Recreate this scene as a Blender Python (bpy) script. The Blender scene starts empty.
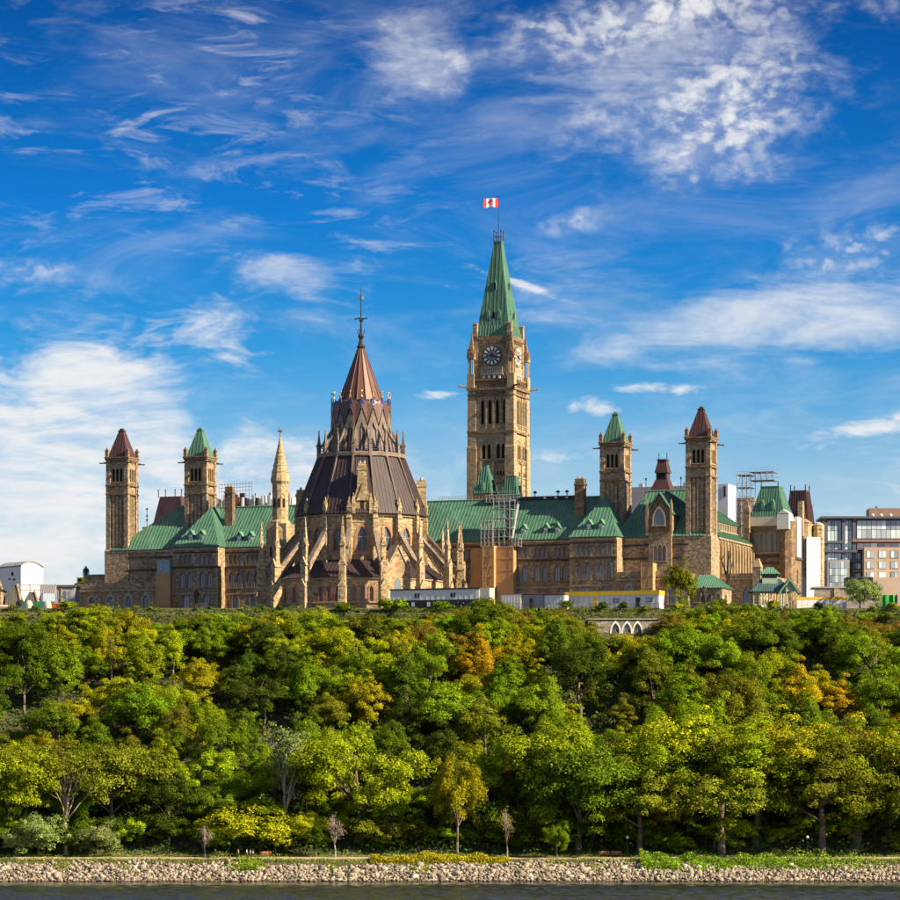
import bpy, math, random
import numpy as np
from mathutils import Vector, Matrix
from mathutils.geometry import tessellate_polygon
R = math.radians
sc = bpy.context.scene
col = sc.collection
random.seed(7)

# ------------------------------------------------------------------ camera
F, HY, HC = 3600.0, 790.0, 18.0        # focal length and horizon row (900 px frame), eye height above the river
cd = bpy.data.cameras.new('camera'); cam = bpy.data.objects.new('camera', cd); col.objects.link(cam)
cd.sensor_width = 36; cd.lens = 36 * F / 900; cd.shift_y = (HY - 450) / 900
cd.clip_start = 1; cd.clip_end = 30000
cam.location = (0, 0, HC); cam.rotation_euler = (R(90), 0, 0)
sc.camera = cam
sc.view_settings.view_transform = 'Standard'; sc.view_settings.look = 'None'
sc.view_settings.exposure = 1.05; sc.view_settings.gamma = 1.0

# ------------------------------------------------------------------ sun and sky
SUN_A, SUN_E = R(23.5), R(32)            # to the right of the view and a little towards the camera
sd = Vector((math.cos(SUN_A) * math.cos(SUN_E), -math.sin(SUN_A) * math.cos(SUN_E), math.sin(SUN_E)))
sl = bpy.data.lights.new('sun', 'SUN'); sl.energy = 5.0; sl.angle = R(0.5); sl.color = (1.0, 0.82, 0.55)
so = bpy.data.objects.new('sun', sl); col.objects.link(so); so.location = (300, 300, 400)
so.rotation_euler = sd.to_track_quat('Z', 'Y').to_euler()

w = bpy.data.worlds.new('World'); sc.world = w; w.use_nodes = True
nt = w.node_tree; nt.nodes.clear()
def nn(t, **k):
    n = nt.nodes.new(t)
    for a, b in k.items(): setattr(n, a, b)
    return n
def mth(op, *a, clamp=False):
    n = nn('ShaderNodeMath', operation=op, use_clamp=clamp)
    for i, x in enumerate(a):
        if isinstance(x, (int, float)): n.inputs[i].default_value = x
        else: nt.links.new(x, n.inputs[i])
    return n.outputs[0]
def mixc(f, a, b):
    n = nn('ShaderNodeMix', data_type='RGBA')
    for s, x in ((n.inputs[0], f), (n.inputs[6], a), (n.inputs[7], b)):
        if isinstance(x, (int, float)): s.default_value = x
        elif isinstance(x, tuple): s.default_value = (*x, 1)
        else: nt.links.new(x, s)
    return n.outputs[2]
sky = nn('ShaderNodeTexSky', sky_type='NISHITA', sun_disc=False)
sky.sun_elevation = SUN_E; sky.sun_rotation = R(90) + SUN_A; sky.altitude = 60
sky.air_density = 1.0; sky.dust_density = 0.6; sky.ozone_density = 2.2
tc = nn('ShaderNodeTexCoord'); DIR = tc.outputs['Generated']
sx = nn('ShaderNodeSeparateXYZ'); nt.links.new(DIR, sx.inputs[0])
AZ = mth('MULTIPLY', mth('ARCTAN2', sx.outputs[0], sx.outputs[1]), 3600.0)   # 1/3600 rad east of +Y
EL = mth('MULTIPLY', mth('ARCSINE', sx.outputs[2]), 3600.0)                  # 1/3600 rad above the horizon
def ramp(x, stops):
    n = nn('ShaderNodeValToRGB'); nt.links.new(x, n.inputs[0])
    e = n.color_ramp.elements
    while len(e) < len(stops): e.new(0.5)
    for q, (p, c) in zip(e, stops): q.position = p; q.color = (*c, 1)
    return n.outputs[0]
def noise(scale, rot=(0, 0, 0), detail=6, rough=0.55, dist=0.0, sc3=(1, 1, 1), loc=(0, 0, 0)):
    m = nn('ShaderNodeMapping'); nt.links.new(DIR, m.inputs[0])
    m.inputs['Rotation'].default_value = rot; m.inputs['Scale'].default_value = sc3; m.inputs['Location'].default_value = loc
    t = nn('ShaderNodeTexNoise'); nt.links.new(m.outputs[0], t.inputs['Vector'])
    t.inputs['Scale'].default_value = scale; t.inputs['Detail'].default_value = detail
    t.inputs['Roughness'].default_value = rough; t.inputs['Distortion'].default_value = dist
    return t.outputs[0]
def blob(x, y, sx_, sy_, rot=0, k=1.0):
    a = x - 450.0; e = HY - y
    da = mth('SUBTRACT', AZ, a); de = mth('SUBTRACT', EL, e)
    c_, s_ = math.cos(R(rot)), math.sin(R(rot))
    p = mth('ADD', mth('MULTIPLY', da, c_ / sx_), mth('MULTIPLY', de, s_ / sx_))
    q = mth('ADD', mth('MULTIPLY', da, -s_ / sy_), mth('MULTIPLY', de, c_ / sy_))
    r2 = mth('ADD', mth('MULTIPLY', p, p), mth('MULTIPLY', q, q))
    return mth('MULTIPLY', mth('EXPONENT', mth('MULTIPLY', r2, -1.0)), k)
def total(l):
    o = l[0]
    for x in l[1:]: o = mth('MAXIMUM', o, x)
    return o
def sstep(x, lo, hi):
    n = nn('ShaderNodeMapRange', interpolation_type='SMOOTHSTEP'); nt.links.new(x, n.inputs[0])
    n.inputs[1].default_value = lo; n.inputs[2].default_value = hi
    return n.outputs[0]
def cloud(mask, nz, j, lo, hi, op):
    return mth('MULTIPLY', sstep(mth('ADD', mask, mth('MULTIPLY', mth('SUBTRACT', nz, 0.5), j)), lo, hi), op)
# clear sky: the physical sky, deepened towards the zenith
t_el = mth('DIVIDE', EL, 3600.0 * 0.5, clamp=True)
tint = ramp(t_el, [(0.00, (0.95, 1.00, 1.02)), (0.12, (0.56, 1.00, 1.26)), (0.21, (0.13, 0.77, 1.28)),
                   (0.32, (0.030, 0.49, 1.12)), (0.44, (0.010, 0.235, 0.66)), (1.0, (0.03, 0.30, 0.72))])
mm = nn('ShaderNodeMix', data_type='RGBA', blend_type='MULTIPLY'); mm.inputs[0].default_value = 1.0
nt.links.new(sky.outputs[0], mm.inputs[6]); nt.links.new(tint, mm.inputs[7])
clear = mm.outputs[2]
n_warp = nn('ShaderNodeTexNoise'); nt.links.new(DIR, n_warp.inputs['Vector']); n_warp.inputs['Scale'].default_value = 90; n_warp.inputs['Detail'].default_value = 4
vw = nn('ShaderNodeVectorMath', operation='MULTIPLY_ADD'); nt.links.new(n_warp.outputs['Color'], vw.inputs[0]); vw.inputs[1].default_value = (0.010, 0.010, 0.010); nt.links.new(DIR, vw.inputs[2])
vm = nn('ShaderNodeMapping'); nt.links.new(vw.outputs[0], vm.inputs[0]); vm.inputs['Scale'].default_value = (1, 1, 1.35); vm.inputs['Rotation'].default_value = (0, R(-18), 0)
vo = nn('ShaderNodeTexVoronoi', feature='SMOOTH_F1'); nt.links.new(vm.outputs[0], vo.inputs['Vector']); vo.inputs['Scale'].default_value = 250; vo.inputs['Smoothness'].default_value = 0.35
n_puff = mth('ADD', mth('SUBTRACT', 0.10, mth('MULTIPLY', vo.outputs['Distance'], 0.34)), mth('MULTIPLY', noise(135, detail=6, rough=0.62, sc3=(1, 1, 1.5), dist=0.4), 1.15))
n_mid = noise(34, detail=9, rough=0.60, sc3=(1, 1, 2.0), dist=0.5)
n_fine = noise(70, detail=8, rough=0.62, sc3=(1, 1, 2.3), dist=0.3, loc=(3, 1, 2))
n_cir = noise(24, rot=(0, R(14), 0), detail=9, rough=0.6, sc3=(1, 1, 4.2), dist=0.8)
n_low = noise(5.0, detail=4, rough=0.5, sc3=(1, 1, 2.0), loc=(0.7, 0.3, 0))
bank = total([blob(-60, 470, 330, 135, -8), blob(120, 430, 160, 92, -24, 0.95), blob(220, 345, 70, 45, 25, 0.52), blob(300, 470, 210, 62, -14, 0.70), blob(470, 480, 120, 40, 0, 0.45), blob(800, 500, 200, 50, 0, 0.36)])
n_wisp = noise(42, rot=(0, R(-9), 0), detail=9, rough=0.66, sc3=(1, 1, 3.6), dist=0.7, loc=(9, 4, 2))
c_bank = mth('MULTIPLY', cloud(bank, n_mid, 1.6, 0.34, 0.78, 1.0), mth('ADD', mth('MULTIPLY', sstep(mth('ADD', mth('MULTIPLY', n_cir, 0.65), mth('MULTIPLY', n_wisp, 0.35)), 0.36, 0.58), 0.66), 0.30))
alto = total([blob(705, 120, 125, 78, 20), blob(640, 30, 170, 52, 10, 0.95), blob(865, 250, 95, 42, 15, 0.72), blob(570, 228, 48, 16, 12, 0.75), blob(40, 285, 80, 24, 0, 0.66), blob(445, 80, 38, 40, 30, 0.75), blob(870, 20, 60, 25, 0, 0.55)])
c_alto = mth('MULTIPLY', cloud(alto, n_mid, 1.5, 0.25, 1.05, 1.0), mth('ADD', mth('MULTIPLY', sstep(n_puff, 0.34, 0.72), 0.74), 0.20))
veil = total([blob(800, 320, 250, 52, 8), blob(640, 350, 110, 26, 0, 0.8), blob(290, 278, 62, 26, -14, 0.9), blob(410, 70, 95, 62, 35, 0.70), blob(200, 174, 90, 20, 5, 0.50), blob(590, 300, 170, 55, 12, 0.48), blob(660, 80, 190, 95, 10, 0.62), blob(600, 355, 90, 26, 5, 0.7)])
c_veil = cloud(veil, mth('ADD', mth('MULTIPLY', n_cir, 0.6), mth('MULTIPLY', n_fine, 0.4)), 2.0, 0.34, 1.25, 0.78)
lens = total([blob(655, 389, 52, 9, -4), blob(868, 430, 75, 12, 10), blob(590, 410, 45, 10, -8, 0.8), blob(440, 397, 30, 7, 0, 0.7), blob(560, 457, 60, 10, 0, 0.7), blob(515, 285, 70, 5, -20, 0.6)])
c_lens = cloud(lens, n_fine, 2.4, 0.40, 1.10, 0.85)
away = mth('SUBTRACT', 1.0, blob(450, 350, 560, 620, 0, 2.6), clamp=True)      # same kind of clouds added all round out of view, whitening the sky light
c_gen = mth('MULTIPLY', cloud(n_low, n_mid, 0.9, 0.46, 0.72, 0.85), away)
n_haze = noise(14, rot=(0, R(10), 0), detail=8, rough=0.62, sc3=(1, 1, 3.2), dist=0.6, loc=(5, 2, 1))
c_thin = mth('ADD', mth('MULTIPLY', sstep(n_haze, 0.46, 0.80), 0.26), mth('MULTIPLY', mth('MULTIPLY', sstep(n_wisp, 0.50, 0.78), sstep(n_low, 0.34, 0.62)), 0.55), clamp=True)
c_hor = mth('MULTIPLY', sstep(EL, 470.0, 110.0), 0.66)
keep = 1.0
al = None
for c_ in (c_bank, c_alto, c_veil, c_lens, c_gen, c_thin, c_hor):
    inv = mth('SUBTRACT', 1.0, c_, clamp=True)
    al = inv if al is None else mth('MULTIPLY', al, inv)
alpha = mth('SUBTRACT', 1.0, al, clamp=True)
CB = 8.6
shade = mth('ADD', mth('MULTIPLY', n_mid, 1.1), 0.36, clamp=True)
ccol = mixc(shade, (CB * 0.66, CB * 0.78, CB * 0.96), (CB * 1.0, CB * 1.0, CB * 1.0))
skyc = mixc(alpha, clear, ccol)
bg = nn('ShaderNodeBackground'); bg.inputs[1].default_value = 0.05
nt.links.new(skyc, bg.inputs[0])
wo = nn('ShaderNodeOutputWorld'); nt.links.new(bg.outputs[0], wo.inputs[0])

# ------------------------------------------------------------------ frame of the buildings: u along the facade, v into the hill, turned by TH
TH = R(20); CT, ST = math.cos(TH), math.sin(TH); Y0 = 860.0; GZ = 59.0
def U(x, v):
    t = (x - 450) / F
    return (t * (Y0 + v * CT) - v * ST) / (CT + t * ST)
def W2(u, v): return (u * CT + v * ST, Y0 - u * ST + v * CT)
def ZP(y, x, v):
    return HC + (HY - y) * W2(U(x, v), v)[1] / F
def XW(x, Y): return (x - 450) * Y / F          # column -> world X at depth Y
def ZW(y, Y): return HC + (HY - y) * Y / F      # row -> world Z at depth Y

# ------------------------------------------------------------------ mesh helpers
def fr(o, phi, a, y, z):
    c, s = math.cos(phi), math.sin(phi)
    return (o[0] + a * c - y * s, o[1] + a * s + y * c, z)
class MB:
    def __init__(s): s.v = []; s.f = []; s.g = []
    def add(s, vs, fs):
        b = len(s.v); s.g.append((b, len(s.f))); s.v += [tuple(p) for p in vs]; s.f += [tuple(b + i for i in f) for f in fs]; return s
    def box(s, u0, u1, v0, v1, z0, z1):
        return s.add([(u0, v0, z0), (u1, v0, z0), (u1, v1, z0), (u0, v1, z0), (u0, v0, z1), (u1, v0, z1), (u1, v1, z1), (u0, v1, z1)],
                     [(0, 3, 2, 1), (4, 5, 6, 7), (0, 1, 5, 4), (1, 2, 6, 5), (2, 3, 7, 6), (3, 0, 4, 7)])
    def frus(s, cu, cv, a0, b0, a1, b1, z0, z1, du=0, dv=0):
        return s.add([(cu - a0, cv - b0, z0), (cu + a0, cv - b0, z0), (cu + a0, cv + b0, z0), (cu - a0, cv + b0, z0),
                      (cu + du - a1, cv + dv - b1, z1), (cu + du + a1, cv + dv - b1, z1), (cu + du + a1, cv + dv + b1, z1), (cu + du - a1, cv + dv + b1, z1)],
                     [(0, 3, 2, 1), (4, 5, 6, 7), (0, 1, 5, 4), (1, 2, 6, 5), (2, 3, 7, 6), (3, 0, 4, 7)])
    def lathe(s, cx, cy, prof, n=16, ph=0.0, cap=True):
        vs = []; fs = []
        for r, z in prof:
            for k in range(n):
                a = ph + 2 * math.pi * k / n
                vs.append((cx + r * math.sin(a), cy - r * math.cos(a), z))
        for i in range(len(prof) - 1):
            for k in range(n):
                q = (k + 1) % n
                fs.append((i * n + k, i * n + q, (i + 1) * n + q, (i + 1) * n + k))
        if cap:
            fs.append(tuple(range(n - 1, -1, -1))); fs.append(tuple(range((len(prof) - 1) * n, len(prof) * n)))
        return s.add(vs, fs)
    def bar(s, p, q, r, n=4, r2=None):
        p = Vector(p); q = Vector(q); d = (q - p)
        if d.length < 1e-6: return s
        d.normalize(); t = Vector((0, 0, 1)) if abs(d.z) < 0.9 else Vector((1, 0, 0))
        e1 = d.cross(t).normalized(); e2 = d.cross(e1); r2 = r if r2 is None else r2
        vs = []
        for c, rr in ((p, r), (q, r2)):
            for k in range(n):
                a = 2 * math.pi * (k + 0.5) / n
                vs.append(c + e1 * (math.cos(a) * rr) + e2 * (math.sin(a) * rr))
        return s.add(vs, [(k, (k + 1) % n, n + (k + 1) % n, n + k) for k in range(n)] + [tuple(range(n - 1, -1, -1)), tuple(range(n, 2 * n))])
    def prism(s, pts, o, phi, y0, y1):
        n = len(pts)
        vs = [fr(o, phi, a, y0, z) for a, z in pts] + [fr(o, phi, a, y1, z) for a, z in pts]
        tri = tessellate_polygon([[Vector((a, z, 0)) for a, z in pts]])
        fs = [tuple(t) for t in tri] + [tuple(n + i for i in t) for t in tri]
        fs += [(k, (k + 1) % n, n + (k + 1) % n, n + k) for k in range(n)]
        return s.add(vs, fs)
    def ball(s, c, r, n=8, m=5, sz=1.0):
        return s.lathe(c[0], c[1], [(max(0.001, r * math.sin(math.pi * i / m)), c[2] - r * sz * math.cos(math.pi * i / m)) for i in range(m + 1)], n, cap=False)
    def mesh(s, name, mat, smooth=False):
        me = bpy.data.meshes.new(name); me.from_pydata(s.v, [], s.f); me.materials.append(mat)
        if smooth: me.polygons.foreach_set('use_smooth', [True] * len(me.polygons))
        me.update(); return me
OFF = {}
def link(name, me, parent=None, loc=(0, 0, 0), rz=0.0, scale=None):
    o = bpy.data.objects.new(name, me); col.objects.link(o); o.parent = parent
    o.location = loc; o.rotation_euler = (0, 0, rz)
    if scale: o.scale = scale
    return o
def part(name, mb, mat, parent, smooth=False):
    """mesh in frame coordinates made a child of a thing (or of a part of it)"""
    off = OFF.get(parent.name) or OFF.get(parent.parent.name if parent.parent else '', (0, 0, 0))
    mb.v = [(a - off[0], b - off[1], c - off[2]) for a, b, c in mb.v]
    return link(name, mb.mesh(name, mat, smooth), parent)
def parts(name, mb, mat, parent):
    """every piece of the builder becomes a part of its own"""
    g = mb.g + [(len(mb.v), len(mb.f))]
    for (a, p), (b, q) in zip(g, g[1:]):
        m = MB(); m.v = mb.v[a:b]; m.f = [tuple(i - a for i in f) for f in mb.f[p:q]]; part(name, m, mat, parent)
def tag(o, label, cat, group=None):
    o['label'] = label; o['category'] = cat
    if group: o['group'] = group
    return o
def thing(name, label, cat, u, v, z=GZ, group=None, rot=True, world=False):
    o = bpy.data.objects.new(name, None); col.objects.link(o); o.empty_display_size = 1
    x, y = (u, v) if world else W2(u, v)
    o.location = (x, y, z)
    if rot and not world: o.rotation_euler = (0, 0, -TH)
    OFF[o.name] = (u, v, z)
    return tag(o, label, cat, group)
def copy_tree(o, parent=None):
    c = o.copy(); col.objects.link(c); c.parent = parent
    for ch in list(o.children): copy_tree(ch, c)
    return c
def structure(o): o['kind'] = 'structure'; return o
def stuff(o): o['kind'] = 'stuff'; return o

# ------------------------------------------------------------------ materials
class Mt:
    def __init__(s, name):
        s.m = bpy.data.materials.new(name); s.m.use_nodes = True; s.t = s.m.node_tree
        s.b = s.t.nodes['Principled BSDF']
    def n(s, ty, **k):
        x = s.t.nodes.new(ty)
        for a, b in k.items(): setattr(x, a, b)
        return x
    def l(s, a, b): s.t.links.new(a, b)
    def mix(s, f, a, b, mode='MIX'):
        x = s.n('ShaderNodeMix', data_type='RGBA', blend_type=mode)
        for q, z in ((x.inputs[0], f), (x.inputs[6], a), (x.inputs[7], b)):
            if isinstance(z, (int, float)): q.default_value = z
            elif isinstance(z, tuple): q.default_value = (*z, 1)
            else: s.l(z, q)
        return x.outputs[2]
    def noise(s, scale, vec=None, detail=5, rough=0.6):
        x = s.n('ShaderNodeTexNoise'); x.inputs['Scale'].default_value = scale
        x.inputs['Detail'].default_value = detail; x.inputs['Roughness'].default_value = rough
        if vec is not None: s.l(vec, x.inputs['Vector'])
        return x.outputs[0]
    def rng(s, x, a, b, c=0.0, d=1.0):
        n = s.n('ShaderNodeMapRange'); s.l(x, n.inputs[0])
        for i, q in enumerate((a, b, c, d)): n.inputs[i + 1].default_value = q
        return n.outputs[0]
    def pos(s, scale=(1, 1, 1)):
        tcn = s.n('ShaderNodeTexCoord'); m = s.n('ShaderNodeMapping'); m.inputs['Scale'].default_value = scale
        s.l(tcn.outputs['Object'], m.inputs[0]); return m.outputs[0]
    def bump(s, h, st, d=0.05):
        n = s.n('ShaderNodeBump'); n.inputs['Strength'].default_value = st; n.inputs['Distance'].default_value = d
        s.l(h, n.inputs['Height']); s.l(n.outputs[0], s.b.inputs['Normal'])
def plain(name, c, rough=0.7, var=0.18, scale=0.8, metal=0.0, bump=0.0):
    m = Mt(name); f = m.noise(scale, m.pos(), 6)
    lo = tuple(x * (1 - var) for x in c); hi = tuple(min(1, x * (1 + var)) for x in c)
    m.l(m.mix(m.rng(f, 0.3, 0.7), lo, hi), m.b.inputs['Base Color'])
    m.b.inputs['Roughness'].default_value = rough; m.b.inputs['Metallic'].default_value = metal
    if bump: m.bump(m.noise(scale * 8, m.pos()), bump)
    return m.m
def stone(name, cols, blk=(1.15, 1.15, 2.1), stain=(0.07, 0.05, 0.035), st=0.55):
    """rough coursed sandstone: every block its own tone, weather stains over it"""
    m = Mt(name); p = m.pos(blk)
    v = m.n('ShaderNodeTexVoronoi', distance='CHEBYCHEV'); m.l(p, v.inputs['Vector']); v.inputs['Scale'].default_value = 1.0; v.inputs['Randomness'].default_value = 0.75
    sepc = m.n('ShaderNodeSeparateColor'); m.l(v.outputs['Color'], sepc.inputs[0])
    rp = m.n('ShaderNodeValToRGB'); m.l(sepc.outputs[0], rp.inputs[0]); e = rp.color_ramp.elements
    while len(e) < len(cols): e.new(0.5)
    for i, q in enumerate(e): q.position = i / (len(cols) - 1); q.color = (*cols[i], 1)
    stn = m.rng(m.noise(0.22, m.pos((1, 1, 0.35)), 8, 0.65), 0.50, 0.72)
    mulf = m.n('ShaderNodeMath', operation='MULTIPLY'); m.l(stn, mulf.inputs[0]); mulf.inputs[1].default_value = st
    c = m.mix(mulf.outputs[0], rp.outputs[0], stain)
    g = m.rng(m.noise(6, m.pos(), 4), 0.3, 0.7, 0.86, 1.12)
    gc = m.n('ShaderNodeCombineColor'); [m.l(g, gc.inputs[i]) for i in range(3)]
    c = m.mix(1.0, c, gc.outputs[0], 'MULTIPLY')
    m.l(c, m.b.inputs['Base Color']); m.b.inputs['Roughness'].default_value = 0.92
    ve = m.n('ShaderNodeTexVoronoi', feature='DISTANCE_TO_EDGE'); m.l(p, ve.inputs['Vector']); ve.inputs['Scale'].default_value = 1.0; ve.inputs['Randomness'].default_value = 0.75
    m.bump(m.rng(ve.outputs['Distance'], 0.0, 0.12), 0.6, 0.08)
    return m.m
def metal_roof(name, c1, c2, rough=0.5, streak=0.5):
    m = Mt(name)
    f = m.noise(0.5, m.pos((1.4, 1.4, 0.25)), 8, 0.6); g = m.noise(0.12, m.pos(), 5)
    c = m.mix(m.rng(f, 0.32, 0.68), c1, c2)
    c = m.mix(m.rng(g, 0.35, 0.75, 0.0, streak), c, tuple(x * 0.62 for x in c1))
    m.l(c, m.b.inputs['Base Color']); m.b.inputs['Roughness'].default_value = rough
    return m.m
def glass(name, c=(0.03, 0.045, 0.06), rough=0.12):
    m = Mt(name); oi = m.n('ShaderNodeObjectInfo')
    m.l(m.mix(oi.outputs['Random'], tuple(x * 0.6 for x in c), tuple(min(1, x * 2.1) for x in c)), m.b.inputs['Base Color'])
    m.b.inputs['Roughness'].default_value = rough; m.b.inputs['IOR'].default_value = 1.5
    m.bump(m.noise(1.3, m.pos(), 3), 0.12)
    return m.m
M = {}
M['stone'] = stone('sandstone', [(0.15, 0.108, 0.072), (0.42, 0.315, 0.195), (0.28, 0.195, 0.125), (0.54, 0.425, 0.275), (0.36, 0.25, 0.16), (0.21, 0.15, 0.10)], (1.6, 1.6, 3.0), st=0.7)
M['stone_pale'] = stone('pale_sandstone', [(0.17, 0.115, 0.065), (0.46, 0.345, 0.19), (0.55, 0.42, 0.245), (0.28, 0.20, 0.115), (0.60, 0.475, 0.29), (0.38, 0.27, 0.15)], (1.5, 1.5, 2.8), st=0.65)
M['stone_peace'] = stone('tower_sandstone', [(0.24, 0.17, 0.10), (0.47, 0.345, 0.20), (0.36, 0.255, 0.15), (0.54, 0.405, 0.24), (0.30, 0.21, 0.125)], (1.2, 1.2, 2.3), st=0.65)
M['stone_dark'] = stone('sooty_sandstone', [(0.13, 0.085, 0.055), (0.26, 0.17, 0.10), (0.19, 0.125, 0.075), (0.36, 0.25, 0.145)], st=0.7)
M['trim'] = plain('dressed_stone', (0.40, 0.30, 0.17), 0.85, 0.3, 0.6)
M['band'] = plain('shadow_toned_band', (0.065, 0.048, 0.036), 0.9, 0.4, 0.5)  # shadowed look of the string courses is put into this dark colour
M['cbtrim'] = plain('window_stone', (0.27, 0.20, 0.125), 0.9, 0.3, 0.7)
M['libtrim'] = plain('lantern_stone', (0.205, 0.165, 0.135), 0.85, 0.45, 0.8)
M['ribtrim'] = plain('roof_rib_stone', (0.155, 0.115, 0.10), 0.8, 0.3, 0.5)
M['redtrim'] = plain('red_sandstone', (0.42, 0.19, 0.115), 0.9, 0.25, 0.8)
M['coping'] = plain('grey_coping', (0.42, 0.37, 0.30), 0.85, 0.3, 0.5)
M['copper'] = metal_roof('green_copper', (0.040, 0.135, 0.092), (0.125, 0.275, 0.190), 0.6, 0.9)
M['copper_seam'] = metal_roof('green_copper_seam', (0.105, 0.250, 0.165), (0.14, 0.295, 0.195), 0.55, 0.2)
M['maroon'] = metal_roof('brown_copper', (0.060, 0.028, 0.030), (0.105, 0.050, 0.046), 0.5)
M['maroon_seam'] = metal_roof('brown_copper_seam', (0.095, 0.048, 0.045), (0.13, 0.066, 0.058), 0.45, 0.2)
M['lib_roof'] = metal_roof('library_roof', (0.032, 0.020, 0.028), (0.062, 0.040, 0.045), 0.62)
M['lib_seam'] = metal_roof('library_seam', (0.062, 0.042, 0.045), (0.085, 0.058, 0.058), 0.58, 0.2)
M['spire'] = metal_roof('spire_copper', (0.115, 0.043, 0.028), (0.19, 0.078, 0.046), 0.45)
M['glass'] = glass('leaded_glass', (0.17, 0.205, 0.26), 0.12)  # pale blue-grey base: the reflected sky is put into the pane colour
M['darkglass'] = glass('dark_leaded_glass', (0.045, 0.055, 0.07), 0.15)
M['dark'] = plain('dark_opening', (0.012, 0.011, 0.010), 0.9)
M['frame'] = plain('window_frame', (0.34, 0.31, 0.27), 0.7)
M['white'] = plain('white_paint', (0.78, 0.77, 0.74), 0.55, 0.06)
M['cream'] = plain('cream_sheet', (0.66, 0.58, 0.46), 0.7, 0.1)
M['yellow'] = plain('yellow_paint', (0.80, 0.50, 0.02), 0.5, 0.1)
M['black'] = plain('black_metal', (0.018, 0.018, 0.022), 0.5)
M['navy'] = plain('dark_cladding', (0.022, 0.022, 0.034), 0.6)
M['iron'] = plain('wrought_iron', (0.03, 0.028, 0.028), 0.55)
M['bronze'] = plain('dark_bronze', (0.03, 0.026, 0.020), 0.5, 0.3)
M['steel'] = plain('galvanised_tube', (0.42, 0.42, 0.43), 0.45, 0.15)
M['plywood'] = plain('tan_hoarding', (0.50, 0.29, 0.13), 0.8, 0.18, 0.35)
M['plywood2'] = plain('tan_batten', (0.58, 0.37, 0.18), 0.8, 0.15, 0.5)
M['blue'] = plain('blue_enamel', (0.025, 0.04, 0.19), 0.5)
M['gold'] = plain('gilding', (0.75, 0.50, 0.12), 0.35, 0.1, metal=0.6)
M['grey'] = plain('grey_cladding', (0.32, 0.32, 0.33), 0.7, 0.2, 0.4)
M['red'] = plain('flag_red', (0.72, 0.02, 0.015), 0.7, 0.05)
# ------------------------------------------------------------------ windows, walls, roofs
def outline(kind, w, h, n=5):
    if kind == 'rect': return [(-w / 2, 0), (w / 2, 0), (w / 2, h), (-w / 2, h)]
    q = 1.3 * w; ph = math.acos(1 - 0.5 / 1.3); hs = max(0.05, h - q * math.sin(ph)); c = q - w / 2
    r = [(-c + q * math.cos(ph * i / n), hs + q * math.sin(ph * i / n)) for i in range(n + 1)]
    l = [(c - q * math.cos(ph * i / n), hs + q * math.sin(ph * i / n)) for i in range(n - 1, -1, -1)]
    return [(-w / 2, 0), (w / 2, 0)] + r + l
_wc = {}
def win_meshes(kind, w, h, t, trim, mull, pane):
    key = (kind, round(w, 2), round(h, 2), t, trim, mull, pane)
    if key in _wc: return _wc[key]
    inn = outline(kind, w, h); out = outline(kind, w + 2 * t, h + t * (1.0 if kind == 'rect' else 1.6)); n = len(inn)
    a = MB(); z = (0, 0)
    vs = []
    for pts, y in ((inn, 0.10), (inn, -0.09), (out, -0.09), (out, 0.02)):
        vs += [fr(z, 0, p[0], y, p[1]) for p in pts]
    fs = []
    for L in range(3):
        for i in range(1, n): fs.append((L * n + i, L * n + (i + 1) % n, (L + 1) * n + (i + 1) % n, (L + 1) * n + i))
    a.add(vs, fs)
    a.box(-w / 2 - t - 0.1, w / 2 + t + 0.1, -0.22, 0.12, -0.24, -0.003)
    b = MB(); b.add([fr(z, 0, p[0], 0.34, p[1]) for p in inn], [tuple(range(n))])
    f = MB()
    inn2 = outline(kind, w * 0.86, h * 0.94)
    vs = [fr(z, 0, p[0], 0.24, p[1]) for p in inn] + [fr(z, 0, p[0], 0.24, p[1] + h * 0.02) for p in inn2]
    f.add(vs, [(i, (i + 1) % n, n + (i + 1) % n, n + i) for i in range(n)])
    for q in range(1, mull + 1):
        x = -w / 2 + w * q / (mull + 1); top = h * (0.97 if kind == 'rect' else (0.93 if mull == 1 else 0.72))
        f.box(x - 0.07, x + 0.07, 0.20, 0.33, 0, top)
    if h > 2: f.box(-w / 2 + 0.02, w / 2 - 0.02, 0.22, 0.32, h * 0.55, h * 0.55 + 0.12)
    r = (a.mesh('window', M[trim]), b.mesh('pane', M[pane]), f.mesh('frame', M['frame']))
    _wc[key] = r
    return r
def window(root, off, o, phi, a, z, kind='arch', w=1.0, h=3.0, t=0.22, trim='trim', mull=1, pane='glass'):
    ms = win_meshes(kind, w, h, t, trim, mull, pane)
    p = fr(o, phi, a, 0, z)
    x = link('window', ms[0], root, (p[0] - off[0], p[1] - off[1], p[2] - off[2]), phi)
    link('pane', ms[1], x)
    if mull >= 0: link('frame', ms[2], x)
def wall(mb, o, phi, L, z0, z1, holes=(), depth=0.42, root=None, **kw):
    """one wall plane with real openings and reveals; windows are set into them"""
    polys = [[(0, z0), (L, z0), (L, z1), (0, z1)]]
    for (a, z, kind, w_, h_) in holes: polys.append([(a + p, z + q) for p, q in outline(kind, w_, h_)])
    flat = [p for q in polys for p in q]
    tri = tessellate_polygon([[Vector((a, z, 0)) for a, z in q] for q in polys])
    mb.add([fr(o, phi, a, 0, z) for a, z in flat], [tuple(t) for t in tri])
    for q in polys[1:]:
        n = len(q)
        mb.add([fr(o, phi, a, 0, z) for a, z in q] + [fr(o, phi, a, depth, z) for a, z in q], [(i, (i + 1) % n, n + (i + 1) % n, n + i) for i in range(n)])
    if root is not None:
        off = OFF[root.name]
        for (a, z, kind, w_, h_) in holes: window(root, off, o, phi, a, z, kind, w_, h_, **kw)
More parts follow.
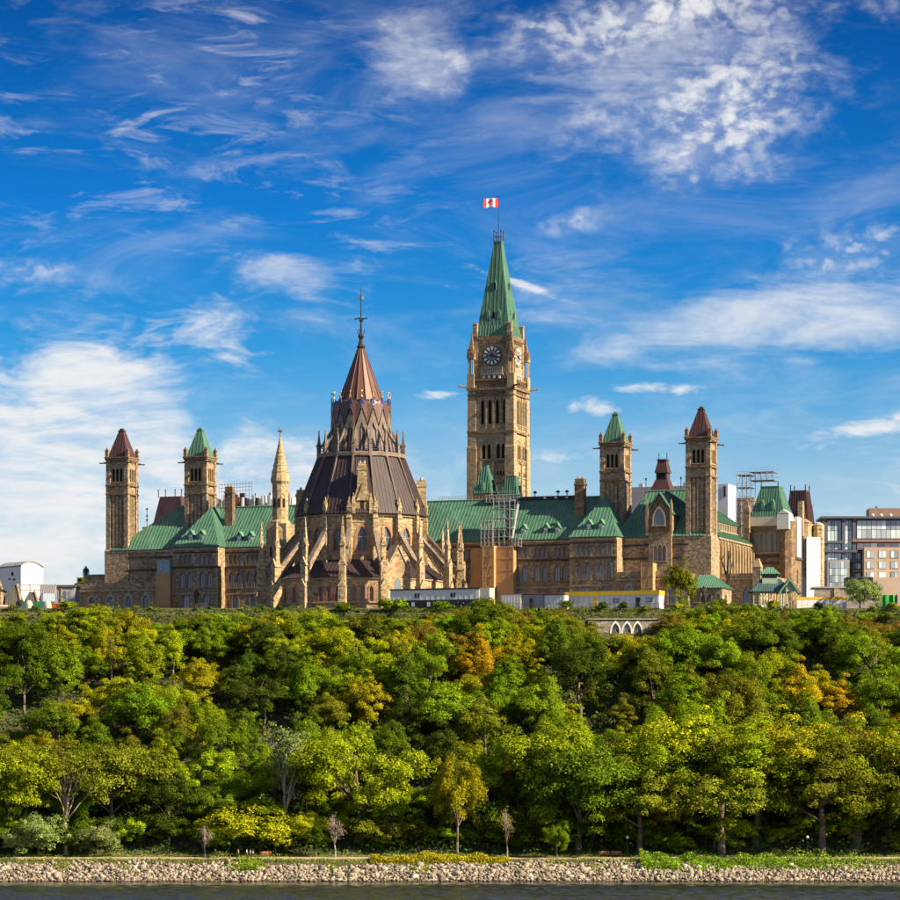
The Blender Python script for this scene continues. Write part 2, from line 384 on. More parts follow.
def roof_face(mb, sm, pts, step=0.84, hgt=0.085, wid=0.15, thick=0.15):
    """a roof plane (first edge = eave) with standing seams running up the slope"""
    P = [Vector(p) for p in pts]; e = (P[1] - P[0]).normalized()
    nrm = (P[1] - P[0]).cross(P[2] - P[0]).normalized()
    if nrm.z < 0: nrm = -nrm
    g = nrm.cross(e); 
    if g.z < 0: g = -g
    n = len(P)
    mb.add(P + [p - nrm * thick for p in P], [tuple(range(n)), tuple(range(2 * n - 1, n - 1, -1))] + [(i, (i + 1) % n, n + (i + 1) % n, n + i) for i in range(n)])
    q = [((p - P[0]).dot(e), (p - P[0]).dot(g)) for p in P]
    lo = min(a for a, b in q); hi = max(a for a, b in q); k = int((hi - lo) / step)
    if k < 1: return
    for i in range(k + 1):
        a = lo + 0.04 + (hi - lo - 0.08) * i / max(1, k); bs = []
        for j in range(n):
            (a0, b0), (a1, b1) = q[j], q[(j + 1) % n]
            if (a0 - a) * (a1 - a) <= 0 and abs(a1 - a0) > 1e-6: bs.append(b0 + (b1 - b0) * (a - a0) / (a1 - a0))
        if len(bs) < 2 or max(bs) - min(bs) < 0.3: continue
        c0 = P[0] + e * a + g * min(bs); c1 = P[0] + e * a + g * max(bs); h = nrm * hgt; s_ = e * (wid / 2)
        sm.add([c0 - s_, c0 + s_, c0 + s_ + h, c0 - s_ + h, c1 - s_, c1 + s_, c1 + s_ + h, c1 - s_ + h],
               [(0, 1, 2, 3), (7, 6, 5, 4), (1, 5, 6, 2), (2, 6, 7, 3), (3, 7, 4, 0)])
def pinnacle(mb, cu, cv, r, z0, z1, z2):
    mb.frus(cu, cv, r, r, r, r, z0, z1); mb.frus(cu, cv, r * 1.25, r * 1.25, r * 1.25, r * 1.25, z1, z1 + r * 0.5)
    mb.frus(cu, cv, r * 1.0, r * 1.0, 0.05, 0.05, z1 + r * 0.5, z2)
    mb.ball((cu, cv, z2), r * 0.28, 6, 4)

# ------------------------------------------------------------------ Centre building
EAVE, RIDGE = 77.3, 87.8
cb = thing('parliament_block', 'long brown sandstone parliament block with steep green copper roofs behind the round library', 'building', -14, 0)
OB = OFF[cb.name]
wm = MB(); bm_ = MB(); tm = MB()
def bays(us, base):
    """three storeys of windows round each bay centre: three lights, a pair of lancets, one pointed arch"""
    h = []
    for u in us:
        a = u - base
        h += [(a + d, 73.0, 'arch', 0.86, 2.5) for d in (-1.2, 0, 1.2)]
        h += [(a + d, 67.4, 'arch', 1.25, 3.8) for d in (-0.98, 0.98)]
        h += [(a, 61.6, 'arch', 1.7, 4.3)]
    return h
def seg(u0, u1, v, bayu, zb=GZ, ztop=EAVE):
    wall(wm, (u0, v), 0, u1 - u0, zb, ztop, bays(bayu, u0), root=cb, t=0.16, trim='cbtrim')
    for z, p in ((72.35, 0.42), (65.9, 0.12), (76.75, 0.32), (75.95, 0.10)):
        (bm_ if z in (72.35, 75.95) else tm).box(u0 - 0.01, u1 + 0.01, v - p, v - 0.003, z - 0.17, z + 0.17)
# pavilions
VP = -4.4; P1 = (U(173, VP), U(218, VP)); P2 = (U(570, VP), U(617, VP))
for (a, b), by in ((P1, (U(186, VP), U(206, VP))), (P2, (U(584, VP), U(605, VP)))):
    seg(a, b, VP, by)
    wall(wm, (b, VP), R(90), 5.6, GZ, EAVE); wall(wm, (a, VP + 5.6), R(-90), 5.6, GZ, EAVE)
    for c in (a, b):                                     # quoined corners
        for k in range(22):
            s_ = 0.62 if k % 2 else 0.42
            tm.box(c - s_ if c == b else c - 0.06, c + 0.06 if c == b else c + s_, VP - 0.06, VP + 0.4, GZ + k * 0.8, GZ + k * 0.8 + 0.66)
seg(P1[1], 31.0, 0, [U(235.5, 0), U(253, 0), -44, -38, -32, 4, 10, U(521, 0), U(541, 0), U(561, 0)])
wall(wm, (-85.2, 1), 0, 14.2, GZ, EAVE); wall(wm, (42.9, 1), 0, 6.6, GZ, EAVE); wall(wm, (54.9, 1), 0, 4.2, GZ, EAVE)
for a, b in ((-85.2, -71.3), (42.9, 49.5), (54.9, 59)):
    for z, m_ in ((75.4, bm_), (72.3, bm_), (76.85, tm)): m_.box(a, b, 0.72, 0.995, z - 0.2, z + 0.2)
# low arched blocks in front of the end wings
for u0, u1, ws in ((-96.8, -73.6, [U(92, -5), U(110, -5), U(128.3, -5), U(146, -5)]), (43.3, 60.6, [U(629, -5), U(652, -5), U(672, -5)])):
    wall(wm, (u0, -5), 0, u1 - u0, GZ, 68.4, [(u - u0, 61.3, 'arch', 1.75, 4.5) for u in ws], root=cb, t=0.35, trim='coping')
    wall(wm, (u1, -5), R(90), 8, GZ, 68.4); wall(wm, (u0, 3), R(-90), 8, GZ, 68.4)
    wm.box(u0, u1, -4.6, 3, 67.2, 67.5)
    tm.box(u0 - 0.2, u1 + 0.2, -5.35, -5.003, 66.8, 67.15); wm.box(u0 - 0.05, u1 + 0.05, -5.12, -4.6, 67.6, 68.9); tm.box(u0, u1, -5.1, -5.003, 62.9, 63.1)
# tall gabled bay between the right towers
gb = (49.4, 55.0)
wall(wm, (gb[0], 0.2), 0, 5.6, GZ, 79.3, [(1.75, 71.6, 'arch', 0.85, 3.6), (2.8, 71.6, 'arch', 0.85, 3.9), (3.85, 71.6, 'arch', 0.85, 3.6)], root=cb, t=0.2)
wall(wm, (gb[1], 0.2), R(90), 4, GZ, 79.3); wall(wm, (gb[0], 4.2), R(-90), 4, GZ, 79.3)
og = MB(); og.prism([(-3.1, 78.6), (3.1, 78.6), (3.1, 82.8), (0, 87.2), (-3.1, 82.8)], (52.2, -0.3), 0, 0.0, 7.0)
part('gable_bay', og, M['stone_dark'], cb)
for d in (-2.95, 2.95): tm.box(52.2 + d - 0.3, 52.2 + d + 0.3, -0.75, -0.303, 77.6, 84.0); pinnacle(tm, 52.2 + d, -0.5, 0.25, 84, 84.6, 86)
gm = MB(); sm_g = MB()
for s_ in (-1, 1): roof_face(gm, sm_g, [(52.2 + s_ * 3.5, -0.6, 82.4), (52.2 + s_ * 3.5, 7.5, 82.4), (52.2, 7.5, 87.6), (52.2, -0.6, 87.6)])
gr = part('gable_roof', gm, M['copper'], cb); part('seams', sm_g, M['copper_seam'], gr)
window(cb, OB, (52.2, -0.68), 0, 0, 79.9, 'arch', 2.6, 3.9, 0.35, 'coping', 2)
# side facing the sunset: buttressed chamber wall, clerestory and stepped roof
WU = 64.3
wh = [(3.2 + 2.55 * k, 68.6, 'arch', 1.35, 6.2) for k in range(11)]
wall(wm, (WU, 7.0), R(90), 31, GZ, 77.4, wh, root=cb, t=0.2)
for k in range(12):
    y = 7.0 + 1.95 + 2.55 * k
    tm.box(WU + 0.003, WU + 0.75, y - 0.32, y + 0.32, GZ, 75.2); tm.frus(WU + 0.38, y, 0.38, 0.32, 0.06, 0.05, 75.2, 77.0)
tm.box(WU, WU + 0.4, 7, 38, 77.0, 77.5)
cw = MB(); wall(cw, (61.0, 7.0), R(90), 31, 79.4, 82.0, [(1.6 + 2.1 * k, 80.0, 'rect', 1.5, 1.5) for k in range(14)], root=cb, t=0.08, mull=1)
part('clerestory_wall', cw, M['cream'], cb)
# west porch block
wall(wm, (WU + 0.1, 8.5), 0, 9.4, GZ, 68.8, [(2.0, 61.5, 'arch', 1.7, 4.2), (6.4, 61.5, 'arch', 1.7, 4.2)], root=cb, t=0.25)
wall(wm, (WU + 9.5, 8.5), R(90), 28, GZ, 68.8); wm.box(WU + 0.1, WU + 9.5, 8.9, 36.5, 67.6, 68.0)
tm.box(WU + 0.1, WU + 9.7, 8.2, 8.497, 67.3, 67.7)
wm.box(WU + 8.3, WU + 10.2, 7.6, 9.6, GZ, 70.2); tm.frus(WU + 9.25, 8.6, 1.05, 1.05, 0.3, 0.3, 70.2, 72.2)
# back and far ends so that the block is closed
wall(wm, (WU, 60), R(180), 156, GZ, EAVE); wall(wm, (-91.5, 60), R(-90), 55, GZ, EAVE)
walls = part('wall', wm, M['stone'], cb)
parts('string_course', bm_, M['band'], cb); stuff(part('trim', tm, M['trim'], cb))
# roofs
def rpart(name, faces, c='copper', parent=None, step=0.84):
    a, b = MB(), MB()
    for f_ in faces: roof_face(a, b, f_, step)
    o = part(name, a, M[c], parent or cb); part('seams', b, M[c + '_seam'] if c in ('copper', 'maroon') else M['lib_seam'], o)
    return o
def hip(u0, u1, v0, v1, z0, ur0, ur1, vr, z1, ov=0.35):
    u0 -= ov; u1 += ov; v0 -= ov; v1 += ov
    A, B, C, D = (u0, v0, z0), (u1, v0, z0), (u1, v1, z0), (u0, v1, z0); E_, F_ = (ur0, vr, z1), (ur1, vr, z1)
    return [[A, B, F_, E_], [C, D, E_, F_], [B, C, F_], [D, A, E_]]
rpart('main_roof', [[(-66, -0.35, EAVE), (40, -0.35, EAVE), (38, 10, RIDGE), (-66, 10, RIDGE)], [(40, 20, EAVE), (-66, 20, EAVE), (-66, 10, RIDGE), (38, 10, RIDGE)]])
for a, b in (P1, P2):
    c = (a + b) / 2; a -= 0.35; b += 0.35
    rpart('pavilion_roof', [[(a, VP - 0.4, EAVE + .02), (b, VP - 0.4, EAVE + .02), (c, 5.2, RIDGE)], [(b, VP - 0.4, EAVE + .02), (b, 10, EAVE + .02), (c, 10, RIDGE), (c, 5.2, RIDGE)], [(a, 10, EAVE + .02), (a, VP - 0.4, EAVE + .02), (c, 5.2, RIDGE), (c, 10, RIDGE)]])
rpart('end_roof', hip(-89.5, -66, 1, 22, EAVE, -76, -72.5, 11, RIDGE + 0.7))
rpart('end_roof', hip(41, 62.5, 1, 22, EAVE, 46, 56, 11, RIDGE + 1.0))
rpart('aisle_roof', [[(WU + 0.5, 7, 77.45), (WU + 0.5, 38, 77.45), (60.9, 38, 79.7), (60.9, 7, 79.7)]])
rpart('chamber_roof', [[(61.5, 7, 82.0), (61.5, 38, 82.0), (52, 38, 88.5), (52, 7, 88.5)], [(42, 38, 82.0), (42, 7, 82.0), (52, 7, 88.5), (52, 38, 88.5)]])
ce = MB(); ce.prism([(42, 77.0), (61.4, 77.0), (61.4, 82.0), (52, 88.3), (42, 82.0)], (0, 7.3), 0, 0, 0.4); part('chamber_gable', ce, M['copper'], cb)
rg = MB()
for a, b, z, v in ((-66, 38, RIDGE, 10), (-76, -72.5, RIDGE + 0.7, 11), (46, 56, RIDGE + 1.0, 11)): rg.bar((a, v, z + 0.1), (b, v, z + 0.1), 0.22, 6)
part('ridge_roll', rg, M['copper_seam'], cb)
sk = MB(); sk.box(U(520, 10), U(577, 10), 9.4, 10.6, RIDGE - 0.2, RIDGE + 0.55); part('skylight', sk, M['navy'], cb)
for x in (535, 558, 567):
    vt = MB(); u = U(x, 10); vt.bar((u, 10, RIDGE), (u, 10, RIDGE + 1.5), 0.12, 6); vt.lathe(u, 10, [(0.5, RIDGE + 1.35), (0.5, RIDGE + 1.6), (0.15, RIDGE + 1.9)], 8); part('roof_vent', vt, M['iron'], cb)
for x in (545, 556, 567):
    vt = MB(); u = U(x, 9.3); vt.box(u - 0.28, u + 0.28, 9.1, 9.45, RIDGE - 0.1, RIDGE + 0.3); part('skylight_lamp', vt, M['white'], cb)
def dormer(x, v, z, w_=0.95):
    d = MB(); u = U(x, v)
    d.box(u - w_ / 2 - 0.12, u + w_ / 2 + 0.12, v - 0.15, v + 1.6, z, z + 1.35)
    o = part('dormer', d, M['copper'], cb)
    g = MB(); sm_ = MB()
    for s_ in (-1, 1): roof_face(g, sm_, [(u + s_ * (w_ / 2 + 0.4), v - 0.4, z + 1.2), (u + s_ * (w_ / 2 + 0.4), v + 2.6, z + 1.2), (u, v + 2.6, z + 2.5), (u, v - 0.4, z + 2.5)], 0.6, 0.05, 0.06, 0.08)
    g.prism([(-w_ / 2 - 0.1, z + 1.3), (w_ / 2 + 0.1, z + 1.3), (0, z + 2.4)], (u, v - 0.16), 0, 0.0, 0.2)
    part('dormer_roof', g, M['copper_seam'], o)
    p = MB(); p.box(u - w_ / 2, u + w_ / 2, v - 0.22, v - 0.16, z + 0.15, z + 1.3); part('pane', p, M['white'], o)
    p = MB(); p.box(u - w_ / 2 + 0.12, u + w_ / 2 - 0.12, v - 0.26, v - 0.23, z + 0.3, z + 0.72); part('pane', p, M['glass'], o)
for x in (191, 201.5): dormer(x, VP + 1.5, 79.1)
for x in (239.5, 250.5): dormer(x, 1.4, 78.8)
for x in (523.5, 546, 557.5): dormer(x, 1.4, 78.8)
for x in (589, 601): dormer(x, VP + 1.5, 79.1)
for x0, x1, y0, y1 in ((226, 233.5, 487, 516), (575.5, 585, 479, 512)):
    c = MB(); a, b = U(x0, 6), U(x1, 6); z1 = ZP(y0, x0, 6)
    c.box(a, b, 5.2, 7.0, 82, z1 - 1.6); c.box(a - 0.15, b + 0.15, 5.05, 7.15, z1 - 1.6, z1 - 1.2); c.box(a + 0.05, b - 0.05, 5.3, 6.9, z1 - 1.2, z1)
    o = part('chimney', c, M['stone_dark'], cb)
    q = MB()
    for i in range(2): q.lathe(a + (b - a) * (0.28 + 0.44 * i), 6.1, [(0.3, z1), (0.26, z1 + 0.5)], 8)
    parts('chimney_pot', q, M['redtrim'], o)
# antennas and lamp posts on the end roofs
for x, y, v in ((646, 478, 11), (681, 477, 11)):
    a = MB(); u = U(x, v); a.bar((u, v, RIDGE), (u, v, ZP(y, x, v)), 0.09, 6); a.box(u - 0.16, u + 0.16, v - 0.16, v + 0.16, ZP(y, x, v) - 0.5, ZP(y, x, v)); part('roof_mast', a, M['iron'], cb)

# ------------------------------------------------------------------ four slender ventilation towers
def vent_tower(roof):
    rt = thing('ventilation_tower', 'x', 'tower', 0, 0); OFF[rt.name] = (0, 0, 0)
    H = 3.0; w_ = MB(); z0 = 0.0; zs = 18.2; zb = 33.6; zt = 41.4
    w_.box(-H - 0.25, H + 0.25, -H - 0.25, H + 0.25, z0, zs)
    w_.frus(0, 0, H + 0.25, H + 0.25, H - 0.1, H - 0.1, zs, zs + 0.6)
    w_.box(-H + 0.45, H - 0.45, -H + 0.45, H - 0.45, zs, zb + 0.2)
    for su in (-1, 1):
        for sv in (-1, 1):
            w_.box(min(su * H, su * (H - 1.15)), max(su * H, su * (H - 1.15)), min(sv * H, sv * (H - 1.15)), max(sv * H, sv * (H - 1.15)), zs, zt - 0.6)
    for k in range(4):
        ph = R(90) * k
        for a in (-0.98, 0.0, 0.98): w_.prism([(a - 0.24, zs + 1.2), (a + 0.24, zs + 1.2), (a + 0.24, zb - 2.2), (a, zb - 1.7), (a - 0.24, zb - 2.2)], (0, 0), ph, -H + 0.12, -H + 0.47)
        o = fr((0, 0), ph, -H + 1.15, -H + 0.3, 0)
        wall(w_, o, ph, 2 * H - 2.3, zb - 1.6, zt - 0.6, [(1.85 + d, zb + 1.7, 'arch', 0.72, 3.4) for d in (-1.05, 0, 1.05)], 0.6)
        for d in (-1.05, 0, 1.05): window(rt, (0, 0, 0), o, ph, 1.85 + d, zb + 1.7, 'arch', 0.72, 3.4, 0.12, 'trim', -1, 'dark')
    part('wall', w_, M['stone'], rt)
    t = MB()
    for z, e in ((zs + 0.2, 0.12), (zb - 1.3, 0.10), (zb + 0.9, 0.14), (zt - 0.5, 0.22), (zt - 0.05, 0.34)):
        t.box(-H - e, H + e, -H - e, H + e, z - 0.22, z + 0.12)
    dn = MB()
    for k in range(4):
        for q in range(9):
            a = -H + 1.3 + q * 0.43; p = fr((0, 0), R(90) * k, a, -H - 0.15, 0); dn.box(p[0] - 0.1, p[0] + 0.1, p[1] - 0.1, p[1] + 0.1, zt - 1.2, zt - 0.72)
    parts('string_course', t, M['stone_dark'], rt); stuff(part('dentils', dn, M['stone_dark'], rt))
    for su in (-1, 1):
        for sv in (-1, 1):
            p = MB(); p.box(su * 2.78 - 0.38, su * 2.78 + 0.38, sv * 2.78 - 0.38, sv * 2.78 + 0.38, zt - 0.5, zt + 1.6)
            p.box(su * 2.78 - 0.44, su * 2.78 + 0.44, sv * 2.78 - 0.44, sv * 2.78 + 0.44, zt + 1.6, zt + 1.8); p.frus(su * 2.78, sv * 2.78, 0.36, 0.36, 0.1, 0.1, zt + 1.8, zt + 2.4)
            part('pinnacle', p, M['stone_dark'], rt)
            g = MB(); g.bar((su * 2.9, sv * 2.9, zt - 1.35), (su * 4.3, sv * 3.6, zt - 1.5), 0.26, 6, 0.13); g.ball((su * 4.35, sv * 3.62, zt - 1.45), 0.2, 6, 4); part('gargoyle', g, M['band'], rt)
    a, b = MB(), MB(); h0, h1, zr = H - 0.30, 0.62, zt + 6.6
    for k in range(4):
        roof_face(a, b, [fr((0, 0), R(90) * k, -h0, -h0, zt), fr((0, 0), R(90) * k, h0, -h0, zt), fr((0, 0), R(90) * k, h1, -h1, zr), fr((0, 0), R(90) * k, -h1, -h1, zr)], 0.8, 0.05, 0.12)
    a.box(-h1 - 0.12, h1 + 0.12, -h1 - 0.12, h1 + 0.12, zr - 0.05, zr + 0.25); a.frus(0, 0, h1 - 0.05, h1 - 0.05, 0.35, 0.35, zr + 0.25, zr + 0.75)
    ro = part('roof', a, M[roof], rt); part('seams', b, M[roof + '_seam'], ro)
    return rt
vm = vent_tower('maroon'); vg = vent_tower('copper')
def put(rt, u, v, label):
    x, y = W2(u, v); rt.location = (x, y, GZ); rt['label'] = label; rt['group'] = 'ventilation towers of the parliament block'
put(vm, -88.1, 4.0, 'slender sandstone tower with brown pyramid roof rising above the low arched block')
put(copy_tree(vm), 61.2, 4.0, 'slender sandstone tower with brown pyramid roof beside the small green hipped house')
put(vg, -69.1, 9.0, 'slender sandstone tower with green pyramid roof behind the pavilion above the statue pedestal')
put(copy_tree(vg), 38.6, 9.0, 'slender sandstone tower with green pyramid roof behind the pavilion above the yellow-topped trailer')

# ------------------------------------------------------------------ clock tower
pt = thing('clock_tower', 'tall pale sandstone clock tower with steep green copper spire', 'tower', -12.0, 69.7)
pc = (-12.0, 69.7)
pw = MB(); H = 5.9
for k in range(4):
    ph = R(90) * k; o = fr(pc, ph, -H, -H, 0)
    hs = [(6.6 + d, 111.9, 'arch', 0.95, 6.4) for d in (-3.0, -1.0, 1.0, 3.0)]
    hs += [(6.6 + c + d, 103.0, 'arch', 0.95, 3.9) for c in (-1.95, 1.95) for d in (-0.7, 0.7)]
    hs += [(6.6 + c + d, 98.6, 'arch', 0.6, 1.4) for c in (-1.95, 1.95) for d in (-0.85, 0, 0.85)]
    wall(pw, o, ph, 2 * H, GZ, 120.6, hs, 0.8)
    off = (pc[0], pc[1], GZ)
    for h_ in hs: window(pt, off, o, ph, h_[0], h_[1], h_[2], h_[3], h_[4], 0.14, 'trim', -1, 'dark')
    for c in (-1.95, 1.95):                              # big pointed arch over each pair
        ring = MB(); i_, o_ = outline('arch', 2.9, 5.2, 7), outline('arch', 3.4, 5.7, 7); n = len(i_)
        ring.add([fr(o, ph, 6.6 + c + p, -0.16, 102.7 + q) for p, q in i_] + [fr(o, ph, 6.6 + c + p, -0.16, 102.7 + q) for p, q in o_] + [fr(o, ph, 6.6 + c + p, 0.05, 102.7 + q) for p, q in i_] + [fr(o, ph, 6.6 + c + p, 0.05, 102.7 + q) for p, q in o_],
                 [(i, (i + 1) % n, n + (i + 1) % n, n + i) for i in range(1, n)] + [(i, (i + 1) % n, 2 * n + (i + 1) % n, 2 * n + i) for i in range(1, n)] + [(n + i, n + (i + 1) % n, 3 * n + (i + 1) % n, 3 * n + i) for i in range(1, n)])
        part('arch_moulding', ring, M['trim'], pt)
    for a in (-3.6, 0, 3.6): pw.prism([(6.6 + a - 0.3, 84), (6.6 + a + 0.3, 84), (6.6 + a + 0.3, 102), (6.6 + a, 102.6), (6.6 + a - 0.3, 102)], o, ph, -0.35, 0.01)
    for a in (-2.0, 0, 2.0): pw.prism([(6.6 + a - 0.22, 110.8), (6.6 + a + 0.22, 110.8), (6.6 + a + 0.22, 118.6), (6.6 + a, 119.4), (6.6 + a - 0.22, 118.6)], o, ph, -0.3, 0.01)
for su in (-1, 1):                                       # clasping corner buttresses, stepped
    for sv in (-1, 1):
        for z0, z1, hw in ((GZ, 84, 1.45), (84, 106, 1.3), (106, 118.5, 1.15), (118.5, 121.5, 1.05)):
            cx, cy = pc[0] + su * (H - 0.75), pc[1] + sv * (H - 0.75); pw.frus(cx, cy, hw, hw, hw, hw, z0, z1); pw.frus(cx, cy, hw, hw, hw - 0.2, hw - 0.2, z1, z1 + 0.5)
cs = 4.95
for k in range(4):
    ph = R(90) * k; o = fr(pc, ph, -cs, -cs, 0); wall(pw, o, ph, 2 * cs, 120.4, 134.6)
    for a in (-cs + 0.55, cs - 0.55): pw.prism([(a - 0.55, 120.6), (a + 0.55, 120.6), (a + 0.55, 133.2), (a - 0.55, 133.2)], pc, ph, -cs - 0.3, -cs + 0.02)
pw.box(pc[0] - H + 0.1, pc[0] + H - 0.1, pc[1] - H + 0.1, pc[1] + H - 0.1, 120.0, 120.5)
part('wall', pw, M['stone_peace'], pt)
tb = MB()
for z, e, h_ in ((96.8, 6.05, 0.2), (102.2, 6.1, 0.25), (109.9, 6.4, 0.3), (119.4, 6.4, 0.2), (121.0, 6.55, 0.35)):
    tb.box(pc[0] - e, pc[0] + e, pc[1] - e, pc[1] + e, z - h_, z + h_)
for k in range(4):
    for q in range(19):
        p = fr(pc, R(90) * k, -H + 0.9 + q * 0.556, -H - 0.12, 0); tb.box(p[0] - 0.15, p[0] + 0.15, p[1] - 0.15, p[1] + 0.15, 119.5, 120.3)
    for q in range(13):
        p = fr(pc, R(90) * k, -cs + 0.95 + q * 0.67, -cs - 0.12, 0); tb.box(p[0] - 0.14, p[0] + 0.14, p[1] - 0.14, p[1] + 0.14, 132.6, 133.4)
    # parapet of the gallery
    o = fr(pc, R(90) * k, 0, 0, 0)
    tb.prism([(-H + 1.2, 123.2), (H - 1.2, 123.2), (H - 1.2, 123.6), (-H + 1.2, 123.6)], pc, R(90) * k, -H - 0.1, -H + 0.3)
    for q in range(15):
        p = fr(pc, R(90) * k, -H + 1.3 + q * 0.66, -H + 0.1, 0); tb.box(p[0] - 0.12, p[0] + 0.12, p[1] - 0.12, p[1] + 0.12, 121.3, 123.2)
tb.box(pc[0] - cs - 0.2, pc[0] + cs + 0.2, pc[1] - cs - 0.2, pc[1] + cs + 0.2, 133.6, 134.7)
stuff(part('carved_bands', tb, M['stone_dark'], pt))
for su in (-1, 1):
    for sv in (-1, 1):
        cx, cy = pc[0] + su * 5.45, pc[1] + sv * 5.45; p = MB()
        p.frus(cx, cy, 0.95, 0.95, 0.95, 0.95, 121.3, 124.8)
        for a in (-0.62, 0.62):
            for b in (-0.62, 0.62): p.bar((cx + a, cy + b, 124.8), (cx + a, cy + b, 128.8), 0.2, 6)
        p.frus(cx, cy, 1.0, 1.0, 1.0, 1.0, 128.8, 129.6); o = part('corner_turret', p, M['trim'], pt)
        q = MB()
        for k in range(4): q.prism([(-1.05, 129.3), (1.05, 129.3), (0, 131.6)], (cx, cy), R(90) * k, -1.05, -0.85)
        q.frus(cx, cy, 0.85, 0.85, 0.06, 0.06, 129.6, 135.2); q.ball((cx, cy, 135.3), 0.22, 6, 4); part('spirelet', q, M['stone_dark'], o)
        g = MB(); g.bar((cx + su * 0.6, cy + sv * 0.6, 121.6), (cx + su * 2.7, cy + sv * 1.7, 121.8), 0.32, 6, 0.18); g.ball((cx + su * 2.75, cy + sv * 1.72, 121.9), 0.3, 6, 4); part('gargoyle', g, M['stone_dark'], pt)
        m = MB(); cx, cy = pc[0] + su * 4.65, pc[1] + sv * 4.65; m.frus(cx, cy, 0.6, 0.6, 0.55, 0.55, 134.6, 137.8); m.frus(cx, cy, 0.68, 0.68, 0.6, 0.6, 137.8, 138.1); part('roof_pier', m, M['stone'], pt)
a, b = MB(), MB()
for k in range(4):
    ph = R(90) * k
    roof_face(a, b, [fr(pc, ph, -cs, -cs, 134.6), fr(pc, ph, cs, -cs, 134.6), fr(pc, ph, 4.2, -4.2, 137.5), fr(pc, ph, -4.2, -4.2, 137.5)], 0.75)
    roof_face(a, b, [fr(pc, ph, -4.2, -4.2, 137.5), fr(pc, ph, 4.2, -4.2, 137.5), fr(pc, ph, 0.92, -0.92, 159.2), fr(pc, ph, -0.92, -0.92, 159.2)], 1.0, 0.05)
a.box(pc[0] - 1.05, pc[0] + 1.05, pc[1] - 1.05, pc[1] + 1.05, 159.0, 159.6)
rf = part('roof', a, M['copper'], pt); part('seams', b, M['copper_seam'], rf)
for k in range(4):
    ph = R(90) * k
    for aa, z in ((-1.5, 139.2), (1.5, 139.2), (0, 146.8)):
        hw = 4.2 - (z - 137.5) / 21.7 * 3.28
        l = MB(); l.prism([(aa - 0.36, z), (aa + 0.36, z), (aa + 0.36, z + 1.7), (aa, z + 2.3), (aa - 0.36, z + 1.7)], pc, ph, -hw - 0.12, -hw + 0.6); o = part('lucarne', l, M['copper_seam'], rf)
        l = MB(); l.box(-0.26, 0.26, 0, 0.06, 0, 1.7); l.v = [fr(pc, ph, x_, y_ - hw - 0.19, z + 0.15 + z_) for x_, y_, z_ in l.v]; part('louvre', l, M['dark'], rf)
cr = MB()
for su in (-1, 1):
    for sv in (-1, 1): cr.bar((pc[0] + su * 0.95, pc[1] + sv * 0.95, 159.6), (pc[0] + su * 0.95, pc[1] + sv * 0.95, 162.2), 0.13, 6); cr.ball((pc[0] + su * 0.95, pc[1] + sv * 0.95, 162.2), 0.22, 6, 4)
    cr.bar((pc[0] - 0.95, pc[1] + su * 0.95, 160.8), (pc[0] + 0.95, pc[1] + su * 0.95, 160.8), 0.08); cr.bar((pc[0] + su * 0.95, pc[1] - 0.95, 160.8), (pc[0] + su * 0.95, pc[1] + 0.95, 160.8), 0.08)
part('cresting', cr, M['iron'], pt)
fp = MB(); fp.bar((pc[0], pc[1], 159.5), (pc[0], pc[1], 171.3), 0.16, 8, 0.09); fp.ball((pc[0], pc[1], 171.4), 0.22, 8, 4); part('flagpole', fp, M['bronze'], pt)
